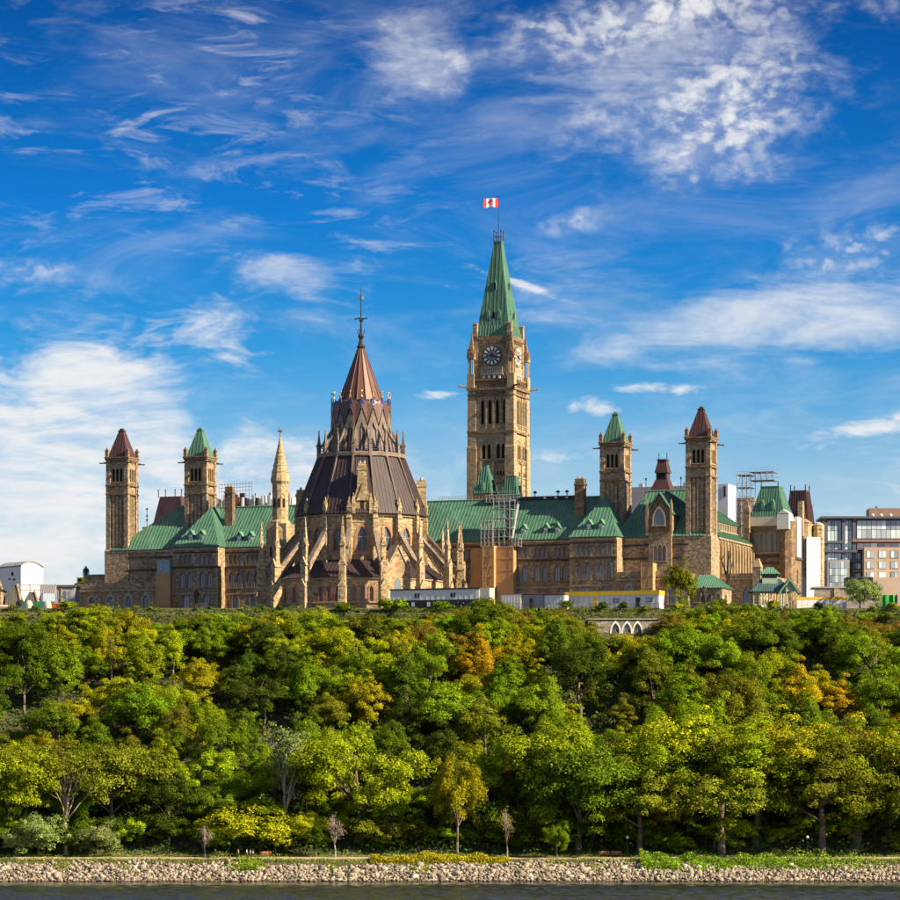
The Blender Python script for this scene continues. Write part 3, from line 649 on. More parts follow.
for k in range(4):                                       # clock faces
    ph = R(90) * k; cz = 129.6
    c = MB(); ov = -cs - 0.02
    c.prism([(2.75 * math.sin(2 * math.pi * i / 32), cz + 2.75 * math.cos(2 * math.pi * i / 32)) for i in range(32)], pc, ph, ov - 0.25, ov)
    ck = part('clock', c, M['stone_dark'], pt)
    d = MB(); d.prism([(2.45 * math.sin(2 * math.pi * i / 32), cz + 2.45 * math.cos(2 * math.pi * i / 32)) for i in range(32)], pc, ph, ov - 0.32, ov - 0.25); part('dial', d, M['navy'], ck)
    for i in range(12):
        t = 2 * math.pi * i / 12; m = MB(); e = Vector((math.sin(t), math.cos(t))); f_ = Vector((e.y, -e.x))
        m.prism([tuple(e * r + f_ * s_ + Vector((0, cz))) for r, s_ in ((1.42, -0.16), (1.42, 0.16), (2.3, 0.36), (2.3, -0.36))], pc, ph, ov - 0.37, ov - 0.322); part('hour_mark', m, M['white'], ck)
    i_ = MB(); ring = [(1.25 * math.sin(2 * math.pi * i / 24), cz + 1.25 * math.cos(2 * math.pi * i / 24)) for i in range(24)]
    i_.prism(ring, pc, ph, ov - 0.36, ov - 0.322); part('rosette', i_, M['grey'], ck)
    for i in range(6):
        t = math.pi * i / 6; m = MB(); e = Vector((math.sin(t), math.cos(t))); f_ = Vector((e.y, -e.x))
        m.prism([tuple(e * r + f_ * s_ + Vector((0, cz))) for r, s_ in ((-1.2, -0.05), (-1.2, 0.05), (1.2, 0.05), (1.2, -0.05))], pc, ph, ov - 0.39, ov - 0.362); part('tracery', m, M['navy'], ck)
    for t, L, s0 in ((R(-91), 2.25, 0.14), (R(113), 1.75, 0.19)):
        m = MB(); e = Vector((math.sin(t), math.cos(t))); f_ = Vector((e.y, -e.x))
        m.prism([tuple(e * r + f_ * s_ + Vector((0, cz))) for r, s_ in ((-0.4, -s0), (-0.4, s0), (L, s0 * 0.6), (L, -s0 * 0.6))], pc, ph, ov - 0.46, ov - 0.40); part('hand', m, M['black'], ck)
    g = MB()                                             # balustrade under the dial
    g.prism([(-2.9, 126.3), (2.9, 126.3), (2.9, 126.6), (-2.9, 126.6)], pc, ph, -cs - 0.5, -cs - 0.1); g.prism([(-3.1, 124.6), (3.1, 124.6), (3.1, 125.0), (-3.1, 125.0)], pc, ph, -cs - 0.6, -cs - 0.1)
    for i in range(12): g.prism([(-2.75 + 0.5 * i - 0.15, 125.0), (-2.75 + 0.5 * i + 0.15, 125.0), (-2.75 + 0.5 * i + 0.15, 126.3), (-2.75 + 0.5 * i - 0.15, 126.3)], pc, ph, -cs - 0.45, -cs - 0.15)
    part('balustrade', g, M['coping'], pt)
    for i in range(4):
        g = MB(); aa = -2.1 + 1.4 * i; g.prism([(aa - 0.35, 124.4), (aa + 0.35, 124.4), (aa + 0.12, 123.7), (aa - 0.12, 123.7)], pc, ph, -cs - 0.6, -cs - 0.05); part('corbel', g, M['white'], pt)
# flag
fl = thing('flag', 'red and white flag with maple leaf flying from the clock tower', 'flag', pc[0], pc[1], 168.6)
def cloth(x0, x1, z0, z1, off=0.0, n=8):
    m = MB(); vs = []; fs = []
    for s_ in (-0.02 - off, 0.02 + off):
        for i in range(n + 1):
            x = x0 + (x1 - x0) * i / n; y = 0.5 * math.sin(x * 1.9 + 0.6) * (abs(x) / 3.6) ** 0.6; dz = -0.13 * abs(x) * 0.6 + 0.13 * math.sin(x * 2.1)
            vs += [(pc[0] + x, pc[1] + y + s_, 168.6 + z0 + dz), (pc[0] + x, pc[1] + y + s_, 168.6 + z1 + dz)]
    b_ = 2 * (n + 1)
    for q in (0, b_):
        for i in range(n): fs.append((q + 2 * i, q + 2 * i + 2, q + 2 * i + 3, q + 2 * i + 1))
    m.add(vs, fs); return m
part('red_bar', cloth(-1.0, -0.16, 0, 2.3), M['red'], fl); part('red_bar', cloth(-4.0, -3.15, 0, 2.3), M['red'], fl); part('white_field', cloth(-3.15, -1.0, 0, 2.3), M['white'], fl)
leaf = [(0, 1), (0.14, 0.72), (0.32, 0.8), (0.26, 0.32), (0.5, 0.55), (0.56, 0.4), (0.86, 0.46), (0.76, 0.2), (0.92, 0.06), (0.44, -0.34), (0.5, -0.5), (0.05, -0.44), (0.05, -0.95)]
leaf = leaf + [(-x, y) for x, y in reversed(leaf)][1:]
lf = MB(); pts = [(-2.07 + x * 0.82, 1.12 + z * 0.86) for x, z in leaf]
n = len(pts)
for s_ in (-0.04, 0.04):
    vs = [(pc[0] + x, pc[1] + 0.5 * math.sin(x * 1.9 + 0.6) * (abs(x) / 3.6) ** 0.6 + s_, 168.6 + z - 0.078 * abs(x) + 0.13 * math.sin(x * 2.1)) for x, z in pts]
    lf.add(vs, [tuple(t) for t in tessellate_polygon([[Vector((x, z, 0)) for x, z in pts]])])
part('maple_leaf', lf, M['red'], fl); fl.rotation_euler = (0, 0, -TH + R(32))

# small green turrets behind the ridge and roof scaffolding
for x, y0, y1, hw in ((485.5, 466, 494, 2.6), (512, 477, 500, 2.4)):
    v = 30; u = U(x, v); zt, zb = ZP(y0, x, v), ZP(y1, x, v)
    t = thing('roof_turret', 'green copper roof turret ' + ('with pointed top' if x < 500 else 'with flat top above the scaffolding') + ' in front of the clock tower', 'turret', u, v, 80)
    m = MB(); m.box(u - hw + .2, u + hw - .2, v - hw + .2, v + hw - .2, 80, zb); part('wall', m, M['redtrim'], t)
    a, b = MB(), MB(); h1 = 0.55 if x < 500 else 1.3
    for k in range(4):
        ph = R(90) * k; roof_face(a, b, [fr((u, v), ph, -hw, -hw, zb), fr((u, v), ph, hw, -hw, zb), fr((u, v), ph, h1, -h1, zt), fr((u, v), ph, -h1, -h1, zt)], 0.6)
    a.box(u - h1 - .1, u + h1 + .1, v - h1 - .1, v + h1 + .1, zt - 0.05, zt + 0.2)
    ro = part('roof', a, M['copper'], t); part('seams', b, M['copper_seam'], ro)
    l = MB(); l.box(u + hw * 0.72, u + hw * 0.98, v - 0.4, v + 0.4, zb + 1.2, zb + 3.4); part('louvre', l, M['dark'], t)
    if x < 500: l = MB(); l.box(u - 0.4, u + 0.4, v - hw * 0.98, v - hw * 0.7, zb + 0.6, zb + 2.6); part('dormer', l, M['copper_seam'], t)
# ------------------------------------------------------------------ round library
LU, LV = -13.8, -23.0
lb = thing('round_library', 'round gothic library with ringed flying buttresses and brown conical roof', 'library', LU, LV); OFF[lb.name] = (0, 0, 0)
D16 = [R(22.5) * k for k in range(16)]; RB = [R(11.25) + a for a in D16]
def z_(z): return z - GZ
VIS = lambda a: math.cos(a - R(20)) > -0.25              # faces that can be seen from the river side
C16 = math.cos(R(11.25)); S16 = math.sin(R(11.25))
aw, dw = MB(), MB()
for a in D16:
    r = 20.4; L = 2 * r * S16; ap = r * C16; o = (ap * math.sin(a) - L / 2 * math.cos(a), -ap * math.cos(a) - L / 2 * math.sin(a))
    hs = [(L / 2 + d, z_(61.2), 'arch', 0.95, 3.5) for d in (-2.0, 0, 2.0)] if VIS(a) else []
    wall(aw, o, a, L, 0, z_(66.7), hs, root=lb, t=0.34, trim='redtrim', mull=1, pane='darkglass')
    r = 14.75; L = 2 * r * S16; ap = r * C16; o = (ap * math.sin(a) - L / 2 * math.cos(a), -ap * math.cos(a) - L / 2 * math.sin(a))
    hs = [(L / 2, z_(73.1), 'arch', 2.6, 5.7)] if VIS(a) else []
    wall(dw, o, a, L, z_(69), z_(81.7), hs, 0.7, root=lb, t=0.5, trim='redtrim', mull=1, pane='darkglass')
part('aisle_wall', aw, M['stone_pale'], lb); part('drum_wall', dw, M['stone_pale'], lb)
b = MB(); ph = R(11.25)
def ring(mb, r, h, z, p=0.25): mb.lathe(0, 0, [(r / 1.0, z - h), (r + p, z - h * 0.6), (r + p, z + h * 0.6), (r, z + h)], 16, ph, False)
ring(b, 20.4, 0.25, z_(66.5), 0.35); ring(b, 20.4, 0.18, z_(60.9), 0.3); ring(b, 14.75, 0.3, z_(81.4), 0.55); ring(b, 14.75, 0.2, z_(72.4), 0.25); ring(b, 14.75, 0.15, z_(79.7), 0.12)
parts('string_course', b, M['trim'], lb)
def cone_roof(name, r0, z0, r1, z1, mat, seam, step):
    a_, s_ = MB(), MB()
    for k in range(16):
        p, q = RB[k - 1], RB[k]
        P = lambda r, t, z: (r * math.sin(t), -r * math.cos(t), z)
        roof_face(a_, s_, [P(r0, p, z0), P(r0, q, z0), P(r1, q, z1), P(r1, p, z1)], step)
    o = part(name, a_, M[mat], lb); part('seams', s_, M[seam], o); return o
cone_roof('aisle_roof', 20.95, z_(66.75), 14.6, z_(71.2), 'lib_roof', 'lib_seam', 0.9)
mr = cone_roof('main_roof', 15.9, z_(81.75), 10.1, z_(95.4), 'lib_roof', 'lib_seam', 0.8)
# one buttress of each sort is modelled once and set round the building
pier = MB()
pier.box(-0.8, 0.8, -25.0, -22.7, 0, z_(64.5)); pier.box(-0.68, 0.68, -24.6, -22.9, z_(64.5), z_(69.6))
pier.frus(0, -23.7, 0.68, 0.85, 0.45, 0.55, z_(69.6), z_(70.6))
for z in (60.8, 64.5, 69.4): pier.box(-0.86, 0.86, -25.08 + (0.4 if z > 65 else 0), -22.6, z_(z) - 0.12, z_(z) + 0.12)
pier.frus(0, -23.65, 0.5, 0.5, 0.5, 0.5, z_(70.4), z_(74.0)); pier.box(-0.66, 0.66, -24.3, -23.0, z_(73.8), z_(74.2))
for k in range(4): pier.prism([(-0.6, z_(73.9)), (0.6, z_(73.9)), (0, z_(75.6))], (0, -23.65), R(90) * k, -0.6, -0.45)
pier.frus(0, -23.65, 0.5, 0.5, 0.07, 0.07, z_(74.2), z_(80.2)); pier.ball((0, -23.65, z_(80.2)), 0.2, 6, 4)
for z, y in ((64.5, -25.0), (69.6, -24.6)): pier.prism([(-0.85, z_(z) - 0.1), (0.85, z_(z) - 0.1), (0, z_(z) + 1.7)], (0, 0), 0, y - 0.05, y + 0.5)
for z in (61.6, 66.0): pier.prism([(p_ * 0.9, z_(z) + q_) for p_, q_ in outline('arch', 0.7, 2.2)], (0, 0), 0, -25.06 if z < 64 else -24.66, -24.5)
pmesh = pier.mesh('buttress_pier', M['stone_pale'])
arc = [(22.6 - 7.8 * i / 8, z_(67.6 + 8.3 * i / 8 + 0.5 * math.sin(math.pi * i / 8))) for i in range(9)]
fly = MB(); fly.prism([(23.0, z_(66.8))] + arc + [(14.6, z_(77.6)), (15.3, z_(77.6)), (23.0, z_(69.0))], (0, 0), R(-90), -0.38, 0.38)
fmesh = fly.mesh('flyer', M['stone'])
cop = MB(); cop.prism([(14.7, z_(77.7)), (15.35, z_(77.7)), (23.2, z_(69.0)), (23.2, z_(69.35)), (15.45, z_(78.1)), (14.7, z_(78.1))], (0, 0), R(-90), -0.56, 0.56)
cmesh = cop.mesh('coping', M['libtrim'])
dbt = MB(); dbt.box(-0.55, 0.55, -15.75, -14.5, z_(70), z_(80.6)); dbt.frus(0, -15.2, 0.62, 0.7, 0.55, 0.5, z_(80.6), z_(81.2))
dbt.box(-0.5, 0.5, -15.7, -14.9, z_(81.2), z_(83.2))
for k in range(4): dbt.prism([(-0.62, z_(83.0)), (0.62, z_(83.0)), (0, z_(84.6))], (0, -15.3), R(90) * k, -0.5, -0.35)
dbt.frus(0, -15.3, 0.45, 0.42, 0.08, 0.08, z_(83.2), z_(85.6))
dmesh = dbt.mesh('drum_pinnacle', M['stone_pale'])
rib = MB(); rib.prism([(15.7, z_(81.9)), (15.7, z_(82.5)), (10.25, z_(96.2)), (10.0, z_(95.4))], (0, 0), R(-90), -0.17, 0.17)
rmesh = rib.mesh('roof_rib', M['ribtrim'])
lp = MB(); lp.box(-0.38, 0.38, -10.5, -9.6, z_(95.3), z_(98.4)); lp.box(-0.46, 0.46, -10.6, -9.5, z_(98.3), z_(98.6)); lp.frus(0, -10.05, 0.36, 0.36, 0.05, 0.05, z_(98.6), z_(101.6)); lp.ball((0, -10.05, z_(101.7)), 0.2, 6, 4)
lp.prism([(9.7, z_(97.7)), (9.7, z_(98.2)), (7.0, z_(102.5)), (6.7, z_(101.8))], (0, 0), R(-90), -0.13, 0.13)
lmesh = lp.mesh('lantern_buttress', M['libtrim'])
for a in RB:
    x = link('flying_buttress', pmesh, lb, (0, 0, 0), a); link('flyer', fmesh, x); link('coping', cmesh, x)
    link('drum_pinnacle', dmesh, lb, (0, 0, 0), a); link('roof_rib', rmesh, lb, (0, 0, 0), a); link('lantern_buttress', lmesh, lb, (0, 0, 0), a)
g = MB(); g.lathe(0, 0, [(10.0, z_(95.3)), (10.55, z_(95.5)), (10.55, z_(96.3)), (10.2, z_(96.5)), (8.0, z_(96.3))], 16, ph, False); part('gallery', g, M['libtrim'], lb)
g = MB()
for a in RB:
    q = a + R(22.5)
    for z in (97.0, 97.6): g.bar((10.2 * math.sin(a), -10.2 * math.cos(a), z_(z)), (10.2 * math.sin(q), -10.2 * math.cos(q), z_(z)), 0.07)
part('gallery_rail', g, M['blue'], lb)
g = MB(); g.lathe(0, 0, [(8.1, z_(96.0)), (7.0, z_(101.8)), (6.55, z_(103)), (6.75, z_(108.4)), (6.2, z_(108.9)), (5.0, z_(109.0))], 16, ph, False); part('lantern_wall', g, M['maroon'], lb)
# gabled lantern lights: gable, dark light, blue crest, gilded finial
gab = MB(); pts = [(-1.42, z_(97.0)), (-1.42, z_(102.2)), (0, z_(106.6)), (1.42, z_(102.2)), (1.42, z_(97.0))]
inn = [(-0.72, z_(97.0)), (-0.72, z_(101.6)), (0, z_(103.6)), (0.72, z_(101.6)), (0.72, z_(97.0))]
def slope_y(z): return -(8.15 - (z - z_(96)) * 0.19 if z < z_(102.0) else 7.05 - (z - z_(102)) * 0.03) * 1.0
vs = [(x, slope_y(z) - 0.05, z) for x, z in pts] + [(x, slope_y(z) - 0.05, z) for x, z in inn] + [(x, slope_y(z) + 0.5, z) for x, z in pts] + [(x, slope_y(z) + 0.5, z) for x, z in inn]
gab.add(vs, [(i, i + 1, 6 + i, 5 + i) for i in range(4)] + [(i, i + 1, 11 + i, 10 + i) for i in range(4)] + [(5 + i, 6 + i, 16 + i, 15 + i) for i in range(4)])
gab.ball((0, slope_y(z_(106.6)), z_(106.8)), 0.22, 6, 4)
gmesh = gab.mesh('lantern_gable', M['libtrim'])
lg = MB(); lg.add([(x, slope_y(z) + 0.35, z) for x, z in inn], [(0, 1, 2, 3, 4)]); lgm = lg.mesh('pane', M['glass'])
lmul = MB(); lmul.bar((0, slope_y(z_(97)) + 0.2, z_(97)), (0, slope_y(z_(102)) + 0.2, z_(102)), 0.09); lmm = lmul.mesh('mullion', M['frame'])
cst = MB(); cst.prism([(-0.55, z_(106.9)), (0.55, z_(106.9)), (0.35, z_(108.6)), (0, z_(109.6)), (-0.35, z_(108.6))], (0, 0), 0, -6.98, -6.75); cstm = cst.mesh('crest', M['blue'])
fin = MB(); fin.bar((0, -6.85, z_(108.3)), (0, -6.85, z_(110.6)), 0.1, 6, 0.05); fin.ball((0, -6.85, z_(110.7)), 0.24, 6, 4); fin.ball((0, -6.85, z_(109.5)), 0.2, 6, 4); finm = fin.mesh('finial', M['gold'])
rgb = MB()
for s_ in (-1, 1): rgb.add([(0, -7.1, z_(107.4)), (0, -6.6, z_(109.2)), (s_ * 1.4, -6.65, z_(108.2)), (s_ * 1.4, -7.0, z_(103.2))], [(0, 1, 2, 3)])
rgbm = rgb.mesh('hood', M['maroon_seam'])
for a in D16:
    x = link('lantern_gable', gmesh, lb, (0, 0, 0), a); link('pane', lgm, x); link('mullion', lmm, x); link('crest', cstm, x); link('finial', finm, x); link('hood', rgbm, x)
sp = MB(); sp.lathe(0, 0, [(5.35, z_(108.6)), (0.75, z_(121.4))], 16, ph, False); so_ = part('spire', sp, M['spire'], lb)
sp = MB()
for a in RB: sp.bar((5.4 * math.sin(a), -5.4 * math.cos(a), z_(108.6)), (0.75 * math.sin(a), -0.75 * math.cos(a), z_(121.5)), 0.17, 5, 0.08)
part('spire_rib', sp, M['maroon_seam'], so_)
sp = MB(); sp.lathe(0, 0, [(0.8, z_(121.2)), (1.1, z_(121.8)), (0.7, z_(122.4)), (0.45, z_(123.5)), (0.8, z_(124.3)), (0.3, z_(125)), (0.22, z_(127.5)), (0.5, z_(128)), (0.18, z_(128.4)), (0.14, z_(131)), (0.07, z_(136))], 8, 0, True)
for a in (0, R(90)): sp.bar((-1.35 * math.cos(a), -1.35 * math.sin(a), z_(128.4)), (1.35 * math.cos(a), 1.35 * math.sin(a), z_(128.4)), 0.1, 6)
for a in range(4): sp.ball((1.4 * math.cos(R(90) * a), 1.4 * math.sin(R(90) * a), z_(128.4)), 0.24, 6, 4); sp.bar((0.5 * math.cos(R(90) * a), 0.5 * math.sin(R(90) * a), z_(124.6)), (1.0 * math.cos(R(90) * a), 1.0 * math.sin(R(90) * a), z_(125.8)), 0.08, 5)
part('iron_finial', sp, M['iron'], lb)
sp = MB(); sp.prism([(-0.75, z_(132.8)), (0.9, z_(132.9)), (0.4, z_(133.3)), (0.9, z_(133.7)), (-0.75, z_(133.8))], (0, 0), 0, -0.05, 0.05); part('weathervane', sp, M['white'], lb)
# chimney gables standing on the drum
for a in (22.5, 112.5, -67.5):
    c = MB(); zz = (lambda z, k=(0 if a == 22.5 else 2.6 if a > 50 else 5.0): z_(z) - (k * min(1, max(0, z - 81.6) / 6)))
    c.prism([(-2.25, zz(81.6)), (2.25, zz(81.6)), (2.0, zz(85.2)), (1.2, zz(87.4)), (1.05, zz(91.6)), (-1.05, zz(91.6)), (-1.2, zz(87.4)), (-2.0, zz(85.2))], (0, 0), 0, -15.2, -13.0)
    c.box(-1.2, 1.2, -15.35, -12.9, zz(91.6), zz(92.2)); c.box(-0.95, 0.95, -15.1, -13.1, zz(92.2), zz(93.2))
    c.prism([(-1.35, zz(84.6)), (1.35, zz(84.6)), (0, zz(88.4))], (0, 0), 0, -15.5, -15.19)
    for s_ in (-1, 1): c.box(s_ * 2.0 - 0.4, s_ * 2.0 + 0.4, -15.6, -14.6, zz(81.6), zz(84.6)); c.frus(s_ * 2.0, -15.1, 0.4, 0.5, 0.05, 0.05, zz(84.6), zz(86.4))
    x = link('chimney_gable', c.mesh('chimney_gable', M['stone_pale']), lb, (0, 0, 0), R(a))
    q = MB(); q.prism([(p[0] * 1, zz(82.6) + p[1]) for p in outline('arch', 0.9, 2.6)], (0, 0), 0, -15.23, -15.205); link('niche', q.mesh('niche', M['dark']), x)
    q = MB(); [q.lathe(d, -14.1, [(0.3, zz(93.2)), (0.25, zz(93.8))], 8) for d in (-0.5, 0.5)]; link('chimney_pot', q.mesh('chimney_pot', M['coping']), x)
# gabled porch on the aisle
c = MB(); c.prism([(-2.5, 0), (2.5, 0), (2.5, z_(68.6)), (0, z_(73.4)), (-2.5, z_(68.6))], (0, 0), 0, -21.0, -17.0)
for s_ in (-1, 1): c.box(s_ * 2.6 - 0.4, s_ * 2.6 + 0.4, -21.4, -20.4, 0, z_(68.8)); c.frus(s_ * 2.6, -20.9, 0.4, 0.5, 0.05, 0.05, z_(68.8), z_(71.0))
x = link('porch_gable', c.mesh('porch_gable', M['stone_pale']), lb, (0, 0, 0), R(45))
q = MB(); q.prism([(p[0], z_(62.4) + p[1]) for p in outline('arch', 1.6, 4.2)], (0, 0), 0, -21.03, -21.003); link('pane', q.mesh('pane', M['glass']), x)
q = MB(); q.prism([(0.62 * math.sin(R(30) * i), z_(69.6) + 0.62 * math.cos(R(30) * i)) for i in range(12)], (0, 0), 0, -21.03, -21.003); link('rose_window', q.mesh('rose_window', M['redtrim']), x)
q = MB()
for s_ in (-1, 1): q.prism([(s_ * 2.9, z_(68.2)), (0, z_(73.8)), (0, z_(74.2)), (s_ * 2.9, z_(68.7))], (0, 0), 0, -21.25, -17.0)
link('porch_coping', q.mesh('porch_coping', M['coping']), x)
# stair turret
tu, tv = U(280.3, -7.5) - LU, -7.5 - LV
t = MB(); t.lathe(tu, tv, [(3.1, 0), (3.1, z_(80.5)), (2.55, z_(82.5)), (1.95, z_(83)), (1.95, z_(91.8))], 12); t.box(tu - 2.6, tu + 2.6, tv - 2.6, tv + 4, 0, z_(82)); to = part('stair_turret', t, M['stone_pale'], lb)
t = MB(); t.lathe(tu, tv, [(2.0, z_(91.6)), (2.35, z_(92.3)), (2.3, z_(93)), (2.0, z_(94.5)), (0.08, z_(103.3))], 12); part('turret_cone', t, M['stone_pale'], to)
t = MB()
for i, z in enumerate((94.4, 96, 97.6, 99.2, 100.8)): r = 2.02 * (103.3 - z) / 8.8; t.lathe(tu, tv, [(r, z_(z)), (r + 0.1, z_(z) + 0.1), (r, z_(z) + 0.35)], 12, 0, False)
part('cone_band', t, M['trim'], to)
t = MB(); t.bar((tu, tv, z_(103.2)), (tu, tv, z_(105.3)), 0.16, 6); t.box(tu - 0.7, tu + 0.7, tv - 0.14, tv + 0.14, z_(104.3), z_(104.6)); part('cross', t, M['redtrim'], to)
for a in (-25, 15, 50):
    for z, h_ in ((86.0, 2.2), (74.0, 2.6)):
        r = 1.96 if z > 80 else 3.1; q = MB(); q.prism([(p[0], z_(z) + p[1]) for p in outline('arch', 0.55, h_)], (tu, tv), R(a), -r - 0.04, -r + 0.25); part('slit_window', q, M['dark'], to)
c = MB(); c.box(-6, 6, 12, 24, 0, z_(70)); c.prism([(-6, z_(70)), (6, z_(70)), (0, z_(77))], (0, 12), 0, 0, 12); part('link_corridor', c, M['stone'], lb)

# ------------------------------------------------------------------ building works round the block
def hoarding(name, label, u0, u1, v0, v1, z0, z1, diag=True):
    t = thing(name, label, 'hoarding', (u0 + u1) / 2, v0, z0); 
    m = MB(); m.box(u0, u1, v0, v1, z0, z1); part('panel', m, M['plywood'], t)
    k = max(1, int((z1 - z0) / 2.4))
    for i in range(k + 1):
        m = MB(); z = z0 + (z1 - z0 - 0.15) * i / k; m.box(u0 - 0.02, u1 + 0.03, v0 - 0.07, v0 - 0.005, z, z + 0.15); part('batten', m, M['plywood2'], t)
    for u in (u0, u1 - 0.15):
        m = MB(); m.box(u, u + 0.15, v0 - 0.11, v0 - 0.075, z0, z1); part('batten', m, M['plywood2'], t)
    if diag:
        m = MB(); m.prism([(u0 + 0.2, z0 + (z1 - z0) * 0.45), (u0 + 0.4, z0 + (z1 - z0) * 0.45), (u1 - 0.1, z1 - 0.3), (u1 - 0.3, z1 - 0.3)], (0, v0), 0, -0.10, -0.075); part('brace', m, M['plywood2'], t)
        m = MB(); m.prism([(u0 + 0.2, z0 + (z1 - z0) * 0.55), (u0 + 0.4, z0 + (z1 - z0) * 0.55), (u1 - 0.1, z0 + 0.5), (u1 - 0.3, z0 + 0.5)], (0, v0), 0, -0.10, -0.075); part('brace', m, M['plywood2'], t)
    return t
zt = ZP(546, 490, -3)
hoarding('plywood_enclosure', 'tan plywood enclosure against the wall next to the library buttresses', U(471, -1.5), U(487, -1.5), -1.5, -0.5, GZ, zt - 0.3, False)
hoarding('plywood_enclosure', 'tan plywood enclosure with crossed battens under the roof scaffolding', U(482.5, -4), U(494, -4), -4, -0.5, GZ, zt)
hoarding('plywood_enclosure', 'wide plain tan plywood enclosure right of the crossed battens under the scaffolding', U(497, -2.5), U(513.5, -2.5), -2.5, -0.5, GZ, zt - 0.2, False)
hoarding('plywood_enclosure', 'tan plywood lift enclosure with crossed battens in front of the low arched block', U(641, -7), U(653, -7), -7, -4.0, GZ, ZP(563, 646, -7))
lf_ = hoarding('lift_enclosure', 'tan lift shaft with blue glazed top beside the low arched block', U(156, -6.2), U(170, -6.2), -6.2, -1.5, GZ, ZP(572.5, 160, -6), False)
g = MB(); g.box(U(157, -6.2), U(169.5, -6.2), -6.1, -1.6, ZP(572.5, 160, -6), ZP(560, 160, -6)); 
M['bluepane'] = plain('blue_sheeting', (0.20, 0.34, 0.36), 0.3, 0.2); part('glazing', g, M['bluepane'], lf_)
g = MB(); um = U(163, -6.2); g.box(um - 0.07, um + 0.07, -6.16, -6.11, ZP(572.5, 160, -6), ZP(560, 160, -6)); part('mullion', g, M['grey'], lf_)
def scaffold(name, label, u0, u1, v0, v1, z0, z1, nu, nz, deck=True, world=False, r=0.07):
    t = thing(name, label, 'scaffolding', (u0 + u1) / 2, v0, z0, world=False)
    m = MB()
    for i in range(nu + 1):
        for v in (v0, v1):
            u = u0 + (u1 - u0) * i / nu; m = MB(); m.bar((u, v, z0), (u, v, z1), r, 6); part('standard', m, M['steel'], t)
    for k in range(nz + 1):
        z = z0 + (z1 - z0) * k / nz * 0.98
        m = MB()
        for v in (v0, v1): m.bar((u0 - 0.3, v, z), (u1 + 0.3, v, z), r * 0.9, 6); m.bar((u0 - 0.3, v, z + 0.9), (u1 + 0.3, v, z + 0.9), r * 0.6, 4)
        part('ledger', m, M['steel'], t)
        if deck: m = MB(); m.box(u0 - 0.2, u1 + 0.2, v0 + 0.05, v1 - 0.05, z - 0.12, z - 0.04); part('deck', m, M['grey'], t)
        if k < nz:
            for i in range(nu):
                a = u0 + (u1 - u0) * (i + (k % 2)) / nu; b_ = u0 + (u1 - u0) * (i + 1 - (k % 2)) / nu
                m = MB(); m.bar((a, v0, z), (b_, v0, z + (z1 - z0) / nz), r * 0.7, 4); part('brace', m, M['steel'], t)
    return t
scaffold('roof_scaffolding', 'tall tube scaffolding climbing the green roof above the plywood enclosures', U(494, -1.5), U(510, -1.5), -1.8, 2.0, zt, ZP(499, 500, 0), 3, 5)
scaffold('roof_scaffolding', 'low stepped tube scaffolding at the eave left of the tall scaffolding', U(481.5, -2), U(493, -2), -2.4, -0.4, zt, ZP(521, 486, -2), 3, 3)
scaffold('roof_scaffolding', 'single lift of guard rails at the eave right of the tall scaffolding', U(512.5, -2), U(519, -2), -2.4, -0.4, zt - 0.1, ZP(538, 515, -2), 2, 1)
scaffold('ridge_walkway', 'railed tube walkway on the ridge in front of the green turrets', U(487, 9), U(518, 9), 8.4, 11.6, RIDGE - 0.6, ZP(495, 500, 9), 9, 1)
sh = thing('rubbish_chute', 'pale sloping chute lying on the green roof beside the scaffolding', 'chute', U(516, 2), 2, 79)
m = MB(); m.bar((U(512.5, -0.5), -0.9, ZP(540, 512, 0)), (U(519, 8), 7.6, ZP(504, 519, 8) + 0.6), 0.3, 8); part('tube', m, M['grey'], sh)
rl = thing('guard_rail', 'thin red and white safety rail along the green ridge beside the clock tower', 'railing', U(455, 10), 10, RIDGE)
ua, ub = U(439, 10), U(486, 10)
for i in range(15):
    m = MB(); u = ua + (ub - ua) * i / 14; m.bar((u, 10, RIDGE + 0.1), (u, 10, RIDGE + 1.15), 0.05, 4); part('post', m, M['white'], rl)
for z in (0.65, 1.1):
    m = MB(); m.bar((ua, 10, RIDGE + z), (ub, 10, RIDGE + z), 0.05, 4); part('rail', m, M['redtrim'], rl)

# ------------------------------------------------------------------ west end: pavilion with mansard, wrapped tower beyond
sv = 38.0; a, b_ = 63.7, 72.4
sw = thing('mansard_pavilion', 'sandstone corner pavilion with green mansard roof and white boarded turret', 'building', (a + b_) / 2, sv)
m = MB()
hs = [(1.6 + 1.35 * k, 75.6, 'rect', 0.85, 4.6) for k in range(5)] + [(1.5 + 1.45 * k, 68.5, 'arch', 1.0, 3.4) for k in range(5)]
wall(m, (a, sv), 0, b_ - a, GZ, 82.0, hs, root=sw, t=0.18, mull=1)
wall(m, (b_, sv), R(90), 16, GZ, 82.0, [(3 + 3 * k, z, 'arch', 1.2, 4) for k in range(4) for z in (68.5, 75.6)], root=sw, t=0.2)
m.lathe(b_ + 0.4, sv + 0.6, [(2.0, GZ), (2.0, 83.0)], 8); wall(m, (a, sv + 16), R(-90), 16, GZ, 82.0)
part('wall', m, M['stone_dark'], sw)
m = MB(); m.box(a, b_, sv - 0.3, sv - 0.003, 74.4, 74.9); m.box(a, b_, sv - 0.2, sv - 0.003, 72.8, 73.1); m.box(b_ + 0.003, b_ + 0.3, sv, sv + 16, 74.4, 74.9); parts('string_course', m, M['band'], sw)
m = MB(); m.box(a - 0.2, b_ + 0.2, sv - 0.35, sv + 9.2, 82.0, 84.2); part('parapet', m, M['cream'], sw)
zz1 = ZP(488, 766, sv + 3); cu, cv = (a + b_) / 2, sv + 4.2
x, y = MB(), MB()
